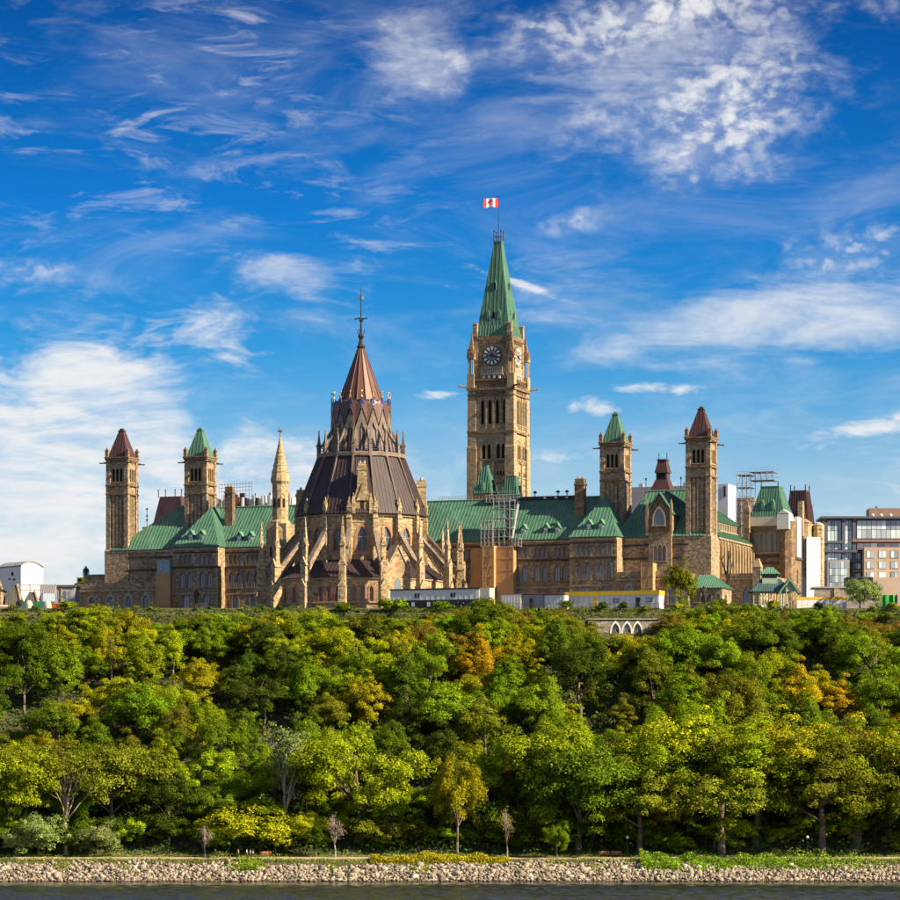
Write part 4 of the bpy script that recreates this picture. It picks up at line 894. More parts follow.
for k, (hu, hv) in enumerate(((4.4, 4.4),) * 4):
    ph = R(90) * k; roof_face(x, y, [fr((cu, cv), ph, -hu, -hv, 84.2), fr((cu, cv), ph, hu, -hv, 84.2), fr((cu, cv), ph, hu * 0.5, -hv * 0.5, zz1), fr((cu, cv), ph, -hu * 0.5, -hv * 0.5, zz1)], 0.6, 0.05)
x.box(cu - 2.3, cu + 2.3, cv - 2.3, cv + 2.3, zz1 - 0.05, zz1 + 0.35)
ro = part('mansard_roof', x, M['copper'], sw); part('seams', y, M['copper_seam'], ro)
for d in (-1.3, 1.3):
    m = MB(); m.prism([(cu + d - 0.35, 86), (cu + d + 0.35, 86), (cu + d + 0.35, 87.6), (cu + d, 88.4), (cu + d - 0.35, 87.6)], (0, cv - 3.9), 0, -0.2, 1.5); part('lucarne', m, M['copper_seam'], sw)
for su in (-1, 1):
    m = MB(); m.bar((cu + su * 2.1, cv - 2.1, zz1), (cu + su * 2.1, cv - 2.1, zz1 + 1.5), 0.12, 6); part('finial', m, M['iron'], sw)
m = MB(); u0, u1 = U(777, sv - 2), U(789, sv - 2); m.box(u0, u1, sv - 2, sv + 1.9, ZP(529, 780, sv - 2), ZP(514, 780, sv - 2)); m.prism([(0, ZP(514, 780, sv)), (u1 - u0, ZP(514, 780, sv)), ((u1 - u0) / 2, ZP(510, 780, sv))], (u0, sv - 2), 0, 0, 3.9); part('boarded_turret', m, M['white'], sw)
m = MB(); m.box(u1 + 0.1, u1 + 0.9, sv + 2.5, sv + 6.5, ZP(556, 790, sv), ZP(516, 790, sv)); part('boarded_strip', m, M['white'], sw)
m = MB(); m.box(b_ + 1.0, b_ + 2.2, sv + 8.5, sv + 10, 80, ZP(501, 790, sv + 8)); part('chimney', m, M['stone'], sw)
# spiky dark pinnacle at the joint of chamber roof and pavilion
pk = MB(); pu = U(747, 37); pk.box(pu - 0.7, pu + 0.7, 36.2, 37.6, 70, 86); pk.frus(pu, 36.9, 0.7, 0.7, 0.08, 0.08, 86, ZP(496, 747, 37)); part('stone_pinnacle', pk, M['stone_dark'], sw)

mv = 78.0; a, b_ = U(784, mv), U(808, mv)
mt_ = thing('mansard_tower', 'stone tower with brown mansard roof partly wrapped in white sheeting', 'tower', (a + b_) / 2, mv)
m = MB(); wall(m, (a, mv), 0, b_ - a, GZ, ZP(523, 797, mv)); wall(m, (b_, mv), R(90), 8, GZ, ZP(523, 797, mv)); wall(m, (a, mv + 8), R(-90), 8, GZ, ZP(523, 797, mv))
tx, ty = b_ - 0.6, mv - 0.6; m.lathe(tx, ty, [(1.6, 72), (1.6, ZP(524, 808, mv)), (1.8, ZP(523, 808, mv)), (0.2, ZP(519, 808, mv))], 8); m.lathe(b_ + 1.5, mv + 5, [(1.5, GZ), (1.5, ZP(524, 808, mv)), (0.9, ZP(522, 808, mv))], 8)
part('wall', m, M['stone_pale'], mt_)
z0, z1 = ZP(523, 797, mv), ZP(491, 797, mv); cu, cv = (a + b_) / 2, mv + 4
x, y = MB(), MB()
for k in range(4):
    hu = (b_ - a) / 2; ph = R(90) * k; roof_face(x, y, [fr((cu, cv), ph, -hu, -hu, z0), fr((cu, cv), ph, hu, -hu, z0), fr((cu, cv), ph, hu * 0.66, -hu * 0.66, z1), fr((cu, cv), ph, -hu * 0.66, -hu * 0.66, z1)], 0.6)
x.box(cu - hu * .68, cu + hu * .68, cv - hu * .68, cv + hu * .68, z1 - .05, z1 + 0.3); ro = part('mansard_roof', x, M['maroon'], mt_); part('seams', y, M['maroon_seam'], ro)
for su in (-1, 1):
    for q in (-1, 1): m = MB(); m.bar((cu + su * hu * .62, cv + q * hu * .62, z1), (cu + su * hu * .62, cv + q * hu * .62, z1 + 1.8), 0.14, 6); part('finial', m, M['iron'], mt_)
m = MB(); m.prism([(b_ - a - 1.6, z0 + 1), (b_ - a - 0.8, z0 + 1), (b_ - a - 1.2, z0 + 4.5)], (a, mv + 0.6), 0, -0.4, 1.0); part('lucarne', m, M['maroon_seam'], mt_)
for x0, x1 in ((797, 806.5), (806.6, 817.5)):
    m = MB(); p, q = U(x0, mv - 3), U(x1, mv - 3); n = 8; zt_ = ZP(537, 800, mv - 3)
    pts = [(p + (q - p) * i / n, mv - 3 + 1.0 * (q - p) * i / n - 0.10 * (i % 2)) for i in range(n + 1)] + [(p, mv + 0.2)]
    k = len(pts); m.add([(u_, v_, z) for z in (GZ, zt_) for u_, v_ in pts], [(i, (i + 1) % k, k + (i + 1) % k, k + i) for i in range(k)] + [tuple(range(k, 2 * k))])
    part('sheeting', m, M['white'], mt_)
scaffold('roof_scaffolding', 'free-standing tube scaffolding tower behind the green mansard roof', U(737, 90), U(750, 90), 90, 95, ZP(515, 745, 90) - 12, ZP(473, 745, 90), 3, 7)
scaffold('roof_scaffolding', 'cantilevered tube platform above the green mansard roof', U(750, 90), U(773, 90), 90, 95, ZP(480, 760, 90), ZP(471.5, 760, 90), 4, 1, True)
# things beyond the roofs
def block(name, label, cat, x0, x1, y0, v, depth, mat, ybase=None):
    p, q = U(x0, v), U(x1, v); t = thing(name, label, cat, (p + q) / 2, v)
    zb = GZ if ybase is None else ZP(ybase, x0, v); m = MB(); m.box(p, q, v, v + depth, zb, ZP(y0, (x0 + x1) / 2, v)); part('wall', m, M[mat], t); return t, p, q
M['brick'] = plain('brown_brick', (0.30, 0.17, 0.11), 0.85, 0.2, 0.3); M['palewall'] = plain('pale_cladding', (0.46, 0.42, 0.44), 0.7, 0.1, 0.2)
t, p, q = block('city_block', 'brown brick city block behind the chamber roof and scaffolding', 'building', 728, 754, 498, 150, 20, 'brick')
for i in range(5):
    for k in range(3):
        m = MB(); u = p + (q - p) * (i + 0.3) / 5; m.box(u, u + 0.9, 149.9, 149.98, ZP(502 + 6 * k, 740, 150) - 1, ZP(502 + 6 * k, 740, 150)); part('window', m, M['glass'], t)
t, p, q = block('city_block', 'pale grey office block glimpsed between the two right towers', 'building', 628, 690, 486.5, 160, 25, 'palewall')
for i in range(4): m = MB(); u = p + 2 + 4.3 * i; m.box(u, u + 1.2, 164, 165, ZP(486.5, 650, 160), ZP(486.5, 650, 160) + 1.2); m.bar((u + .6, 164.5, ZP(486.5, 650, 160) + 1), (u + .6, 164.5, ZP(486.5, 650, 160) + 2.2), 0.1); part('roof_plant', m, M['grey'], t)
t, p, q = block('city_block', 'small white roof house with dark door beside the right brown-roofed tower', 'building', 718, 728, 484, 140, 8, 'white')
m = MB(); m.box(p + 1.6, p + 2.2, 139.9, 139.98, ZP(497, 722, 140), ZP(486, 722, 140)); part('louvre', m, M['maroon'], t)
t, p, q = block('city_block', 'low white and red building with crowded rooftop plant behind the left green roof', 'building', 215, 292, 499, 165, 20, 'palewall')
rr = random.Random(4)
for i in range(34):
    m = MB(); u = p + (q - p) * rr.random(); h = rr.uniform(0.6, 2.6); v = 163 - rr.random() * 4; zb = ZP(499, 250, 165); w_ = rr.uniform(0.4, 1.6)
    m.box(u, u + w_, v, v + 1, zb - 4, zb + h - 1); part('roof_plant', m, M[rr.choice(['white', 'grey', 'redtrim', 'navy', 'grey', 'maroon'])], t)
m = MB(); u0, u1 = U(219, 163), U(252, 163); zb = ZP(499, 250, 165)
for z in (2.2, 3.2, 4.2): m.bar((u0, 163, zb + z), (u1, 163, zb + z + 0.3), 0.07)
for i in range(12): m.bar((u0 + (u1 - u0) * i / 11, 163, zb), (u0 + (u1 - u0) * i / 11, 163, zb + 5.2), 0.06)
part('gantry', m, M['grey'], t)
# brown spire and mansard seen over the roofs
def lantern_spire(x, ytop, ybot, v, label, w0, w1):
    u = U(x, v); t = thing('brown_turret', label, 'turret', u, v); m = MB(); z1, z0 = ZP(ytop, x, v), ZP(ybot, x, v); H = z1 - z0
    m.frus(u, v, w0 + .6, w0 + .6, w0 + .4, w0 + .4, GZ, z0); m.frus(u, v, w0, w0, w0 * .55, w0 * .55, z0, z0 + H * .4); m.box(u - w0 * .5, u + w0 * .5, v - w0 * .5, v + w0 * .5, z0 + H * .4, z0 + H * .62); m.frus(u, v, w0 * .62, w0 * .62, w1, w1, z0 + H * .62, z1); m.box(u - w1 * 1.2, u + w1 * 1.2, v - w1 * 1.2, v + w1 * 1.2, z1, z1 + 0.4)
    part('roof', m, M['maroon'], t); m = MB()
    for su in (-1, 1): m.bar((u + su * w1, v, z1), (u + su * w1, v, z1 + 2.2), 0.12, 5)
    part('finial', m, M['iron'], t); m = MB(); m.box(u - w0 * .36, u + w0 * .36, v - w0 * .53, v - w0 * .505, z0 + H * .43, z0 + H * .6); part('louvre', m, M['dark'], t)
lantern_spire(663, 461, 493, 120, 'slim brown copper turret rising over the right hipped green roof', 3.0, 1.1)
v = 60; a, b_ = U(151, v), U(184, v); z0, z1 = ZP(532, 160, v), ZP(496, 165, v)
t = thing('mansard_tower', 'brown mansard roof with four finials behind the left green hipped roof', 'roof', (a + b_) / 2, v)
m = MB(); m.frus((a + b_) / 2, v + 5, (b_ - a) / 2, 5, (b_ - a) / 2, 5, GZ, z0); m.frus((a + b_) / 2, v + 5, (b_ - a) / 2, 5, (b_ - a) / 2 - 1.8, 3.3, z0, z1); part('roof', m, M['maroon'], t)
for x in (158.5, 165.5, 175, 181.5): m = MB(); u = U(x, v + 3); m.bar((u, v + 3, z1 - .2), (u, v + 3, z1 + 1.7), 0.13, 6); m.ball((u, v + 3, z1 + 1.8), 0.22, 6, 4); part('finial', m, M['iron'], t)
u = U(147, 30); t = thing('roof_finial', 'small chimney with ball finial above the left hipped roof', 'chimney', u, 30, 77); m = MB(); m.box(u - 1, u + 1, 29.4, 30.6, 77, ZP(527, 147, 30)); part('stack', m, M['stone_dark'], t); m = MB(); zb = ZP(527, 147, 30); m.bar((u, 30, zb), (u, 30, ZP(509, 147, 30)), 0.09, 6); [m.ball((u, 30, ZP(y, 147, 30)), 0.3, 6, 4) for y in (509, 516, 520)]; part('finial', m, M['iron'], t)
# ------------------------------------------------------------------ terrain, river, path, rocks
def vnoise(x, y, s):
    return math.sin(x * 0.11 * s + 1.3 * math.sin(y * 0.07 * s)) * 0.5 + math.sin(x * 0.043 * s + y * 0.09 * s + 2.1) * 0.5
KN = [(-4000, -3.5), (698, -3), (703.6, -0.4), (711.2, 3.2), (712.3, 4.1), (713, 4.25), (720.5, 4.9), (724, 6.0), (796, 50), (800.2, 58.0), (812, 59.02), (20000, 59.02)]
def HZ(X, Y):
    for (a, p), (b, q) in zip(KN, KN[1:]):
        if Y <= b:
            z = p + (q - p) * (Y - a) / (b - a); break
    if 724 < Y < 796: z += 1.4 * vnoise(X, Y, 1.0) * min(1, (Y - 724) / 8, (796 - Y) / 8)
    return z
xs = [-9000, -3000, -900, -400, -240] + list(range(-160, 161, 4)) + [240, 400, 900, 3000, 9000]
ys = [-3000, 0, 500, 680, 698] + [699 + 1.5 * i for i in range(17)] + [724.5 + 3 * i for i in range(24)] + [796, 798, 799, 800.2, 803, 806, 812, 830, 870, 950, 1200, 2500, 12000]
g = MB(); nx = len(xs)
g.v = [(x, y, HZ(x, y)) for y in ys for x in xs]
g.f = [(j * nx + i, j * nx + i + 1, (j + 1) * nx + i + 1, (j + 1) * nx + i) for j in range(len(ys) - 1) for i in range(nx - 1)]
mg = Mt('ground_soil'); f = mg.noise(0.35, mg.pos(), 8, 0.65); mg.l(mg.mix(mg.rng(f, 0.35, 0.65), (0.035, 0.045, 0.016), (0.10, 0.085, 0.045)), mg.b.inputs['Base Color']); mg.b.inputs['Roughness'].default_value = 0.95
structure(link('ground', g.mesh('ground', mg.m, True)))
g = MB(); ys2 = [713.2, 715.2, 717.2]; xs2 = list(range(-160, 161, 8))
g.v = [(x, y + 0.5 * math.sin(x * 0.03), HZ(x, y) + 0.05) for y in ys2 for x in xs2]; n = len(xs2)
g.f = [(j * n + i, j * n + i + 1, (j + 1) * n + i + 1, (j + 1) * n + i) for j in range(2) for i in range(n - 1)]
M['path'] = plain('gravel_path', (0.40, 0.33, 0.24), 0.95, 0.2, 0.6); structure(link('path', g.mesh('path', M['path'])))
mw = Mt('river_water'); mw.b.inputs['Base Color'].default_value = (0.016, 0.020, 0.022, 1); mw.b.inputs['Roughness'].default_value = 0.10; mw.b.inputs['IOR'].default_value = 1.33
mw.bump(mw.noise(2.2, mw.pos((0.7, 1.0, 1)), 5, 0.6), 0.5, 0.12)
rs = np.random.RandomState(3); wx = np.arange(-112, 112.1, 0.62); wy = np.arange(580, 707.1, 0.42); GX, GY_ = np.meshgrid(wx, wy); H_ = np.zeros_like(GX)
for i in range(26):                                      # wind ripples, dying out in the lee of the bank
    L = rs.uniform(1.5, 8.0); d = rs.normal(0, 0.75) + math.pi / 2; k = 2 * math.pi / L; H_ += 0.0105 * L ** 0.9 * np.sin(k * (GX * math.cos(d) + GY_ * math.sin(d)) + rs.uniform(0, 6.28))
lee = np.clip((690 + 5 * np.sin(GX * 0.045) + 3 * np.sin(GX * 0.13 + 1) - GY_) / 26, 0, 1); gust = 0.75 + 0.35 * np.sin(GX * 0.031 + GY_ * 0.09) * np.sin(GX * 0.017 - GY_ * 0.05 + 1)
edge = np.clip(np.minimum(np.minimum(GX + 112, 112 - GX), GY_ - 580) / 6, 0, 1)
H_ *= (0.16 + 0.95 * lee * gust) * edge
ny_, nx_ = H_.shape; V = np.stack([GX, GY_, H_], -1).reshape(-1, 3); idx = np.arange(ny_ * nx_).reshape(ny_, nx_)
FF = np.stack([idx[:-1, :-1], idx[:-1, 1:], idx[1:, 1:], idx[1:, :-1]], -1).reshape(-1, 4)
b0 = len(V); x0, x1, y0, y1 = wx[0], wx[-1], wy[0], wy[-1]
V = np.concatenate([V, np.array([(-9000, -3000, 0), (9000, -3000, 0), (9000, y0, 0), (-9000, y0, 0), (-9000, y1, 0), (x0, y1, 0), (x0, y0, 0), (x1, y0, 0), (9000, y1, 0), (x1, y1, 0)])])
FF = np.concatenate([FF, b0 + np.array([(0, 1, 2, 3), (3, 6, 5, 4), (7, 2, 8, 9)])])
RIVER = (V, FF)
# rip-rap: thousands of pale rocks, far too small to pick apart
rs = np.random.RandomState(11)
phi = (1 + 5 ** 0.5) / 2
ico = np.array([(-1, phi, 0), (1, phi, 0), (-1, -phi, 0), (1, -phi, 0), (0, -1, phi), (0, 1, phi), (0, -1, -phi), (0, 1, -phi), (phi, 0, -1), (phi, 0, 1), (-phi, 0, -1), (-phi, 0, 1)]) / 1.9
icf = np.array([(0, 11, 5), (0, 5, 1), (0, 1, 7), (0, 7, 10), (0, 10, 11), (1, 5, 9), (5, 11, 4), (11, 10, 2), (10, 7, 6), (7, 1, 8), (3, 9, 4), (3, 4, 2), (3, 2, 6), (3, 6, 8), (3, 8, 9), (4, 9, 5), (2, 4, 11), (6, 2, 10), (8, 6, 7), (9, 8, 1)])
N = 15000; X = rs.uniform(-150, 150, N); T = rs.uniform(0, 1, N) ** 0.9; Y = 702.4 + T * 8.9 + 0.6 * np.sin(X * 0.07) + 0.45 * np.sin(X * 0.41 + 1); s_ = rs.uniform(0.16, 0.42, N) * (1 + (rs.uniform(0, 1, N) > 0.90) * rs.uniform(0.3, 1.3, N))
Zz = np.array([HZ(a, b) for a, b in zip(X, Y)]) + 0.12
vv = ico[None] * (s_[:, None, None] * rs.uniform(0.55, 1.4, (N, 1, 3))) * rs.uniform(0.62, 1.3, (N, 12, 1))
an = rs.uniform(0, 6.28, N); c_, q_ = np.cos(an)[:, None], np.sin(an)[:, None]
vx = vv[:, :, 0] * c_ - vv[:, :, 1] * q_; vy = vv[:, :, 0] * q_ + vv[:, :, 1] * c_
V = np.stack([vx + X[:, None], vy + Y[:, None], vv[:, :, 2] * 0.85 + Zz[:, None]], -1).reshape(-1, 3)
FF = (icf[None] + (np.arange(N) * 12)[:, None, None]).reshape(-1, 3)
def np_mesh(name, V, FF, mat, smooth=False):
    me = bpy.data.meshes.new(name); k = FF.shape[1]
    me.vertices.add(len(V)); me.vertices.foreach_set('co', np.ascontiguousarray(V, dtype=np.float32).ravel())
    me.loops.add(FF.size); me.loops.foreach_set('vertex_index', np.ascontiguousarray(FF, dtype=np.int32).ravel())
    me.polygons.add(len(FF)); me.polygons.foreach_set('loop_start', np.arange(len(FF), dtype=np.int32) * k); me.polygons.foreach_set('loop_total', np.full(len(FF), k, dtype=np.int32))
    me.update(calc_edges=True); me.materials.append(mat); return me
structure(link('river', np_mesh('river', RIVER[0], RIVER[1], mw.m))); bpy.data.meshes['river'].polygons.foreach_set('use_smooth', [True] * len(bpy.data.meshes['river'].polygons))
mr_ = Mt('rock'); ge = mr_.n('ShaderNodeNewGeometry'); rp = mr_.n('ShaderNodeValToRGB'); mr_.l(ge.outputs['Random Per Island'], rp.inputs[0])
e = rp.color_ramp.elements
for p_, c in ((0.35, (0.38, 0.32, 0.25)), (0.7, (0.22, 0.18, 0.135))): x = e.new(p_); x.color = (*c, 1)
e[0].color = (0.10, 0.085, 0.065, 1); e[-1].color = (0.56, 0.50, 0.41, 1)
wet = mr_.n('ShaderNodeSeparateXYZ'); tcn = mr_.n('ShaderNodeTexCoord'); mr_.l(tcn.outputs['Object'], wet.inputs[0])
mr_.l(mr_.mix(mr_.rng(wet.outputs[2], 0.15, 0.5), (0.07, 0.05, 0.03), rp.outputs[0]), mr_.b.inputs['Base Color']); mr_.b.inputs['Roughness'].default_value = 0.9
stuff(tag(link('riprap', np_mesh('riprap', V, FF, mr_.m)), 'bank of pale tumbled rocks along the waterline', 'rocks'))

# ------------------------------------------------------------------ foliage
ml = Mt('leaves'); ml.t.nodes.remove(ml.b); out = ml.t.nodes['Material Output']
oi = ml.n('ShaderNodeObjectInfo'); ge = ml.n('ShaderNodeNewGeometry')
cl = ml.rng(ml.noise(0.45, ml.pos(), 4, 0.7), 0.38, 0.64)
hs_ = ml.n('ShaderNodeHueSaturation'); ml.l(oi.outputs['Color'], hs_.inputs['Color']); hs_.inputs['Hue'].default_value = 0.482; hs_.inputs['Value'].default_value = 1.6
c = ml.mix(cl, oi.outputs['Color'], hs_.outputs[0])
v_ = ml.rng(ge.outputs['Random Per Island'], 0, 1, 0.6, 2.1); gc = ml.n('ShaderNodeCombineColor'); [ml.l(v_, gc.inputs[i]) for i in range(3)]
c = ml.mix(1.0, c, gc.outputs[0], 'MULTIPLY')
di = ml.n('ShaderNodeBsdfDiffuse'); tr = ml.n('ShaderNodeBsdfTranslucent'); mx = ml.n('ShaderNodeMixShader'); mx.inputs[0].default_value = 0.26
ml.l(c, di.inputs[0]); ml.l(c, tr.inputs[0]); ml.l(di.outputs[0], mx.inputs[1]); ml.l(tr.outputs[0], mx.inputs[2]); ml.l(mx.outputs[0], out.inputs[0])
LEAF = ml.m
M['bark'] = plain('bark', (0.16, 0.125, 0.09), 0.95, 0.3, 1.5); M['palebark'] = plain('pale_bark', (0.36, 0.30, 0.25), 0.95, 0.2, 1.5)
def leaf_quads(P, Nn, size, rs, long=1.25):
    n = len(P); Nn = Nn / np.linalg.norm(Nn, axis=1, keepdims=True)
    t = np.cross(Nn, rs.normal(size=(n, 3))); t /= np.linalg.norm(t, axis=1, keepdims=True); b = np.cross(Nn, t)
    s = (size * rs.uniform(0.6, 1.35, n))[:, None]
    q = np.stack([P - t * s * long, P - b * s * 0.62, P + t * s * long, P + b * s * 0.62], 1).reshape(-1, 3)
    return q, np.arange(n * 4).reshape(n, 4)
def crown(seed, rx, rz, zc, ncl, per, size, droop=0.0, taper=0.0, rc=(0.9, 1.7), fill=0.25, lean=0.0):
    """clumps of small leaves hung on an uneven crown, with gaps between the clumps"""
    rs = np.random.RandomState(seed); P = []; Nn = []; cs_ = []
    lob = rs.normal(size=(7, 3)); lob /= np.linalg.norm(lob, axis=1, keepdims=True); amp = rs.uniform(-0.28, 0.30, 7)
    nb = max(5, ncl // 8); br = rs.normal(size=(nb, 3)); br /= np.linalg.norm(br, axis=1, keepdims=True); br[:, 2] = np.where(br[:, 2] < -0.45, -0.6 * br[:, 2], br[:, 2]); bl = rs.uniform(0.52, 0.86, nb)
    for i in range(ncl):
        if i < ncl * fill: d = rs.normal(size=3) * 0.33
        else: b_ = rs.randint(nb); d = br[b_] * bl[b_] * (1 + (amp * np.maximum(0, lob @ br[b_]) ** 3).sum()) + rs.normal(size=3) * 0.17
        c = np.array([d[0] * rx, d[1] * rx, d[2] * rz]); d = d / np.linalg.norm(d)
        k = 1 - taper * max(0, c[2] / rz); c[0] *= k; c[1] *= k; c[0] += lean * c[2]
        R_ = rs.uniform(*rc); n = int(per * (R_ / rc[1]) ** 1.6)
        q = rs.normal(size=(n, 3)); q /= np.linalg.norm(q, axis=1, keepdims=True); q[:, 2] = np.where(q[:, 2] < -0.35, -q[:, 2] * 0.6, q[:, 2])
        rad = rs.uniform(0.55, 1.08, n)[:, None] * R_
        p = c + q * rad * np.array([1.0, 1.0, 0.95]); p[:, 2] -= droop * (np.linalg.norm(p[:, :2] - c[:2] * 0.5, axis=1) ** 1.3) * 0.35 * rs.uniform(0.3, 1.2, n)
        P.append(p); Nn.append(q + 0.55 * d + np.array([0, 0, 0.45]) + rs.normal(size=(n, 3)) * 0.55); cs_.append(c)
    P = np.concatenate(P); Nn = np.concatenate(Nn); P[:, 2] += zc
    q, f = leaf_quads(P, Nn, size, rs)
    return np_mesh('crown', q, f, LEAF), [c + np.array([0, 0, zc]) for c in cs_]
def trunk(seed, tips, zt, r0, mat='bark', nl=14, bend=0.6):
    rs = random.Random(seed); m = MB(); pts = [Vector((0, 0, -0.6))]; k = 6
    for i in range(1, k + 1): pts.append(Vector((rs.uniform(-bend, bend) * i / k, rs.uniform(-bend, bend) * i / k, zt * i / k)))
    rad = [r0 * (1.25 if i == 0 else 1 - 0.72 * i / k) for i in range(k + 1)]
    for i in range(k): m.bar(pts[i], pts[i + 1], rad[i], 7, rad[i + 1])
    for t in rs.sample(tips, min(nl, len(tips))):
        i = rs.randint(2, k); p = pts[i]; t = Vector(t) * 0.97; mid = p.lerp(t, 0.5) + Vector((rs.uniform(-.4, .4), rs.uniform(-.4, .4), rs.uniform(0.0, 0.8)))
        m.bar(p, mid, rad[i] * 0.55, 5, rad[i] * 0.34); m.bar(mid, t, rad[i] * 0.34, 5, 0.03)
        for _ in range(2):
            e_ = t + Vector((rs.uniform(-1, 1), rs.uniform(-1, 1), rs.uniform(-.2, 1.0))); m.bar(mid.lerp(t, 0.5), e_, rad[i] * 0.18, 4, 0.02)
    return m.mesh('trunk', M[mat], True)
PROTO = {}; PTOP = {}                                    # PTOP: height of each kind of tree
def proto(key, args, zt, r0, mat='bark', nl=14):
    cm, tips = crown(**args); co = np.empty(len(cm.vertices) * 3, dtype=np.float32); cm.vertices.foreach_get('co', co); PTOP.setdefault(key[:-1], float(np.percentile(co[2::3], 99.7))); PROTO[key] = (cm, trunk(args['seed'], tips, zt, r0, mat, nl))
for i in range(5): proto('round%d' % i, dict(seed=20 + i, rx=5.2 + 0.5 * (i % 3), rz=5.4 - 0.3 * (i % 2), zc=6.0, ncl=118 + 8 * i, per=430, size=0.108, rc=(0.5, 1.45), fill=0.10), 8.5, 0.30)
for i in range(3): proto('tall%d' % i, dict(seed=40 + i, rx=3.8, rz=6.4, zc=7.2, ncl=110, per=380, size=0.105, taper=0.35, rc=(0.5, 1.3), fill=0.10), 11.5, 0.28)
for i in range(2): proto('weep%d' % i, dict(seed=50 + i, rx=4.2, rz=5.2, zc=8.0, ncl=110, per=330, size=0.10, droop=0.8, rc=(0.45, 1.15), lean=0.10, fill=0.12), 10.5, 0.26)
for i in range(3): proto('willow%d' % i, dict(seed=60 + i, rx=5.2, rz=6.8, zc=7.2, ncl=170, per=300, size=0.10, droop=0.35, rc=(0.4, 1.15), lean=0.18, fill=0.12), 10.5, 0.32)
for i in range(2): proto('bushy%d' % i, dict(seed=70 + i, rx=3.8, rz=2.9, zc=2.4, ncl=90, per=280, size=0.10, fill=0.10, rc=(0.4, 1.1)), 3.6, 0.16, nl=8)
for i in range(2): proto('sparse%d' % i, dict(seed=80 + i, rx=3.6, rz=5.0, zc=8.4, ncl=110, per=90, size=0.11, rc=(0.4, 0.95)), 11, 0.24, 'palebark', 26)
proto('bare0', dict(seed=91, rx=2.6, rz=3.6, zc=5.6, ncl=44, per=8, size=0.13, rc=(0.5, 1.0)), 8, 0.17, 'palebark', 40)
proto('shrub0', dict(seed=92, rx=1.5, rz=1.1, zc=1.0, ncl=22, per=90, size=0.14, rc=(0.5, 0.9)), 1.2, 0.06, nl=5)
COL = {'bright green': (0.100, 0.168, 0.007), 'yellow-green': (0.205, 0.222, 0.007), 'lime green': (0.152, 0.215, 0.007), 'golden yellow': (0.27, 0.215, 0.008), 'olive green': (0.104, 0.120, 0.010),
       'dark green': (0.038, 0.067, 0.007), 'mid green': (0.066, 0.110, 0.007), 'rusty brown': (0.115, 0.088, 0.012), 'orange': (0.19, 0.120, 0.010), 'grey-green': (0.12, 0.165, 0.050), 'pinkish grey': (0.20, 0.14, 0.12)}
SHAPE = {'round': 'broad round', 'tall': 'tall narrow', 'weep': 'drooping', 'willow': 'feathery upright', 'bushy': 'low bushy', 'sparse': 'thinly leaved', 'bare': 'almost leafless', 'shrub': 'small'}
def tree(kind, X, Y, s, colour, label, sxy=1.0, rz=None, z=None, group='trees on the wooded slope', name=None, cat='tree'):
    o = bpy.data.objects.new(name or ('shrub' if kind[:5] in ('shrub', 'bushy') else 'tree'), None); col.objects.link(o)
    o.location = (X, Y, (HZ(X, Y) if z is None else z) - 0.05); o.rotation_euler = (0, 0, random.uniform(0, 6.28) if rz is None else rz); o.scale = (s * sxy, s * sxy, s)
    tag(o, label, cat, group)
    cm, tm_ = PROTO[kind]
    link('trunk', tm_, o); c = link('crown', cm, o)
    b = COL[colour]; k = random.uniform(0.82, 1.2); g_ = random.uniform(0.9, 1.12); c.color = (b[0] * k, b[1] * k * g_, b[2] * k, 1)
    return o
LAND = [(75, 'the green hoarding'), (175, 'the low arched block'), (262, 'the statue pedestal'), (390, 'the round library'), (490, 'the two-tone trailer'), (568, 'the grey container trailer'), (668, 'the yellow-topped trailer'), (748, 'the lone terrace tree'), (812, 'the green-roofed gazebo'), (2000, 'the glass office block')]
def place(x, Y):
    zone = 'just under the terrace edge' if Y > 782 else 'high on the slope' if Y > 765 else 'halfway up the slope' if Y > 745 else 'low on the slope'
    return zone + ' below ' + next(n for l, n in LAND if x < l)
def ytop(x):
    y = 616.0 + 2.5 * math.sin(x * 0.055) + 3.5 * math.sin(x * 0.13 + 1) + 2.5 * math.sin(x * 0.29)
    y -= 7 * math.exp(-((x - 85) / 26) ** 2) + 12 * math.exp(-((x - 492) / 26) ** 2) + 5 * math.exp(-((x - 740) / 45) ** 2) + 4 * math.exp(-((x - 560) / 30) ** 2)
    y += 8 * math.exp(-((x - 155) / 16) ** 2) + 9 * math.exp(-((x - 885) / 20) ** 2) + 5 * math.exp(-((x - 405) / 14) ** 2) + 5 * math.exp(-((x - 20) / 40) ** 2)
    return y
pts = []; rr = random.Random(21)
for tries in range(9000):
    Y = rr.uniform(724, 795); X = rr.uniform(-112, 112); d0 = 6.6 if Y > 780 else 7.2
    if any((X - a) ** 2 + ((Y - b) * 1.25) ** 2 < d0 * d0 for a, b in pts): continue
    pts.append((X, Y))
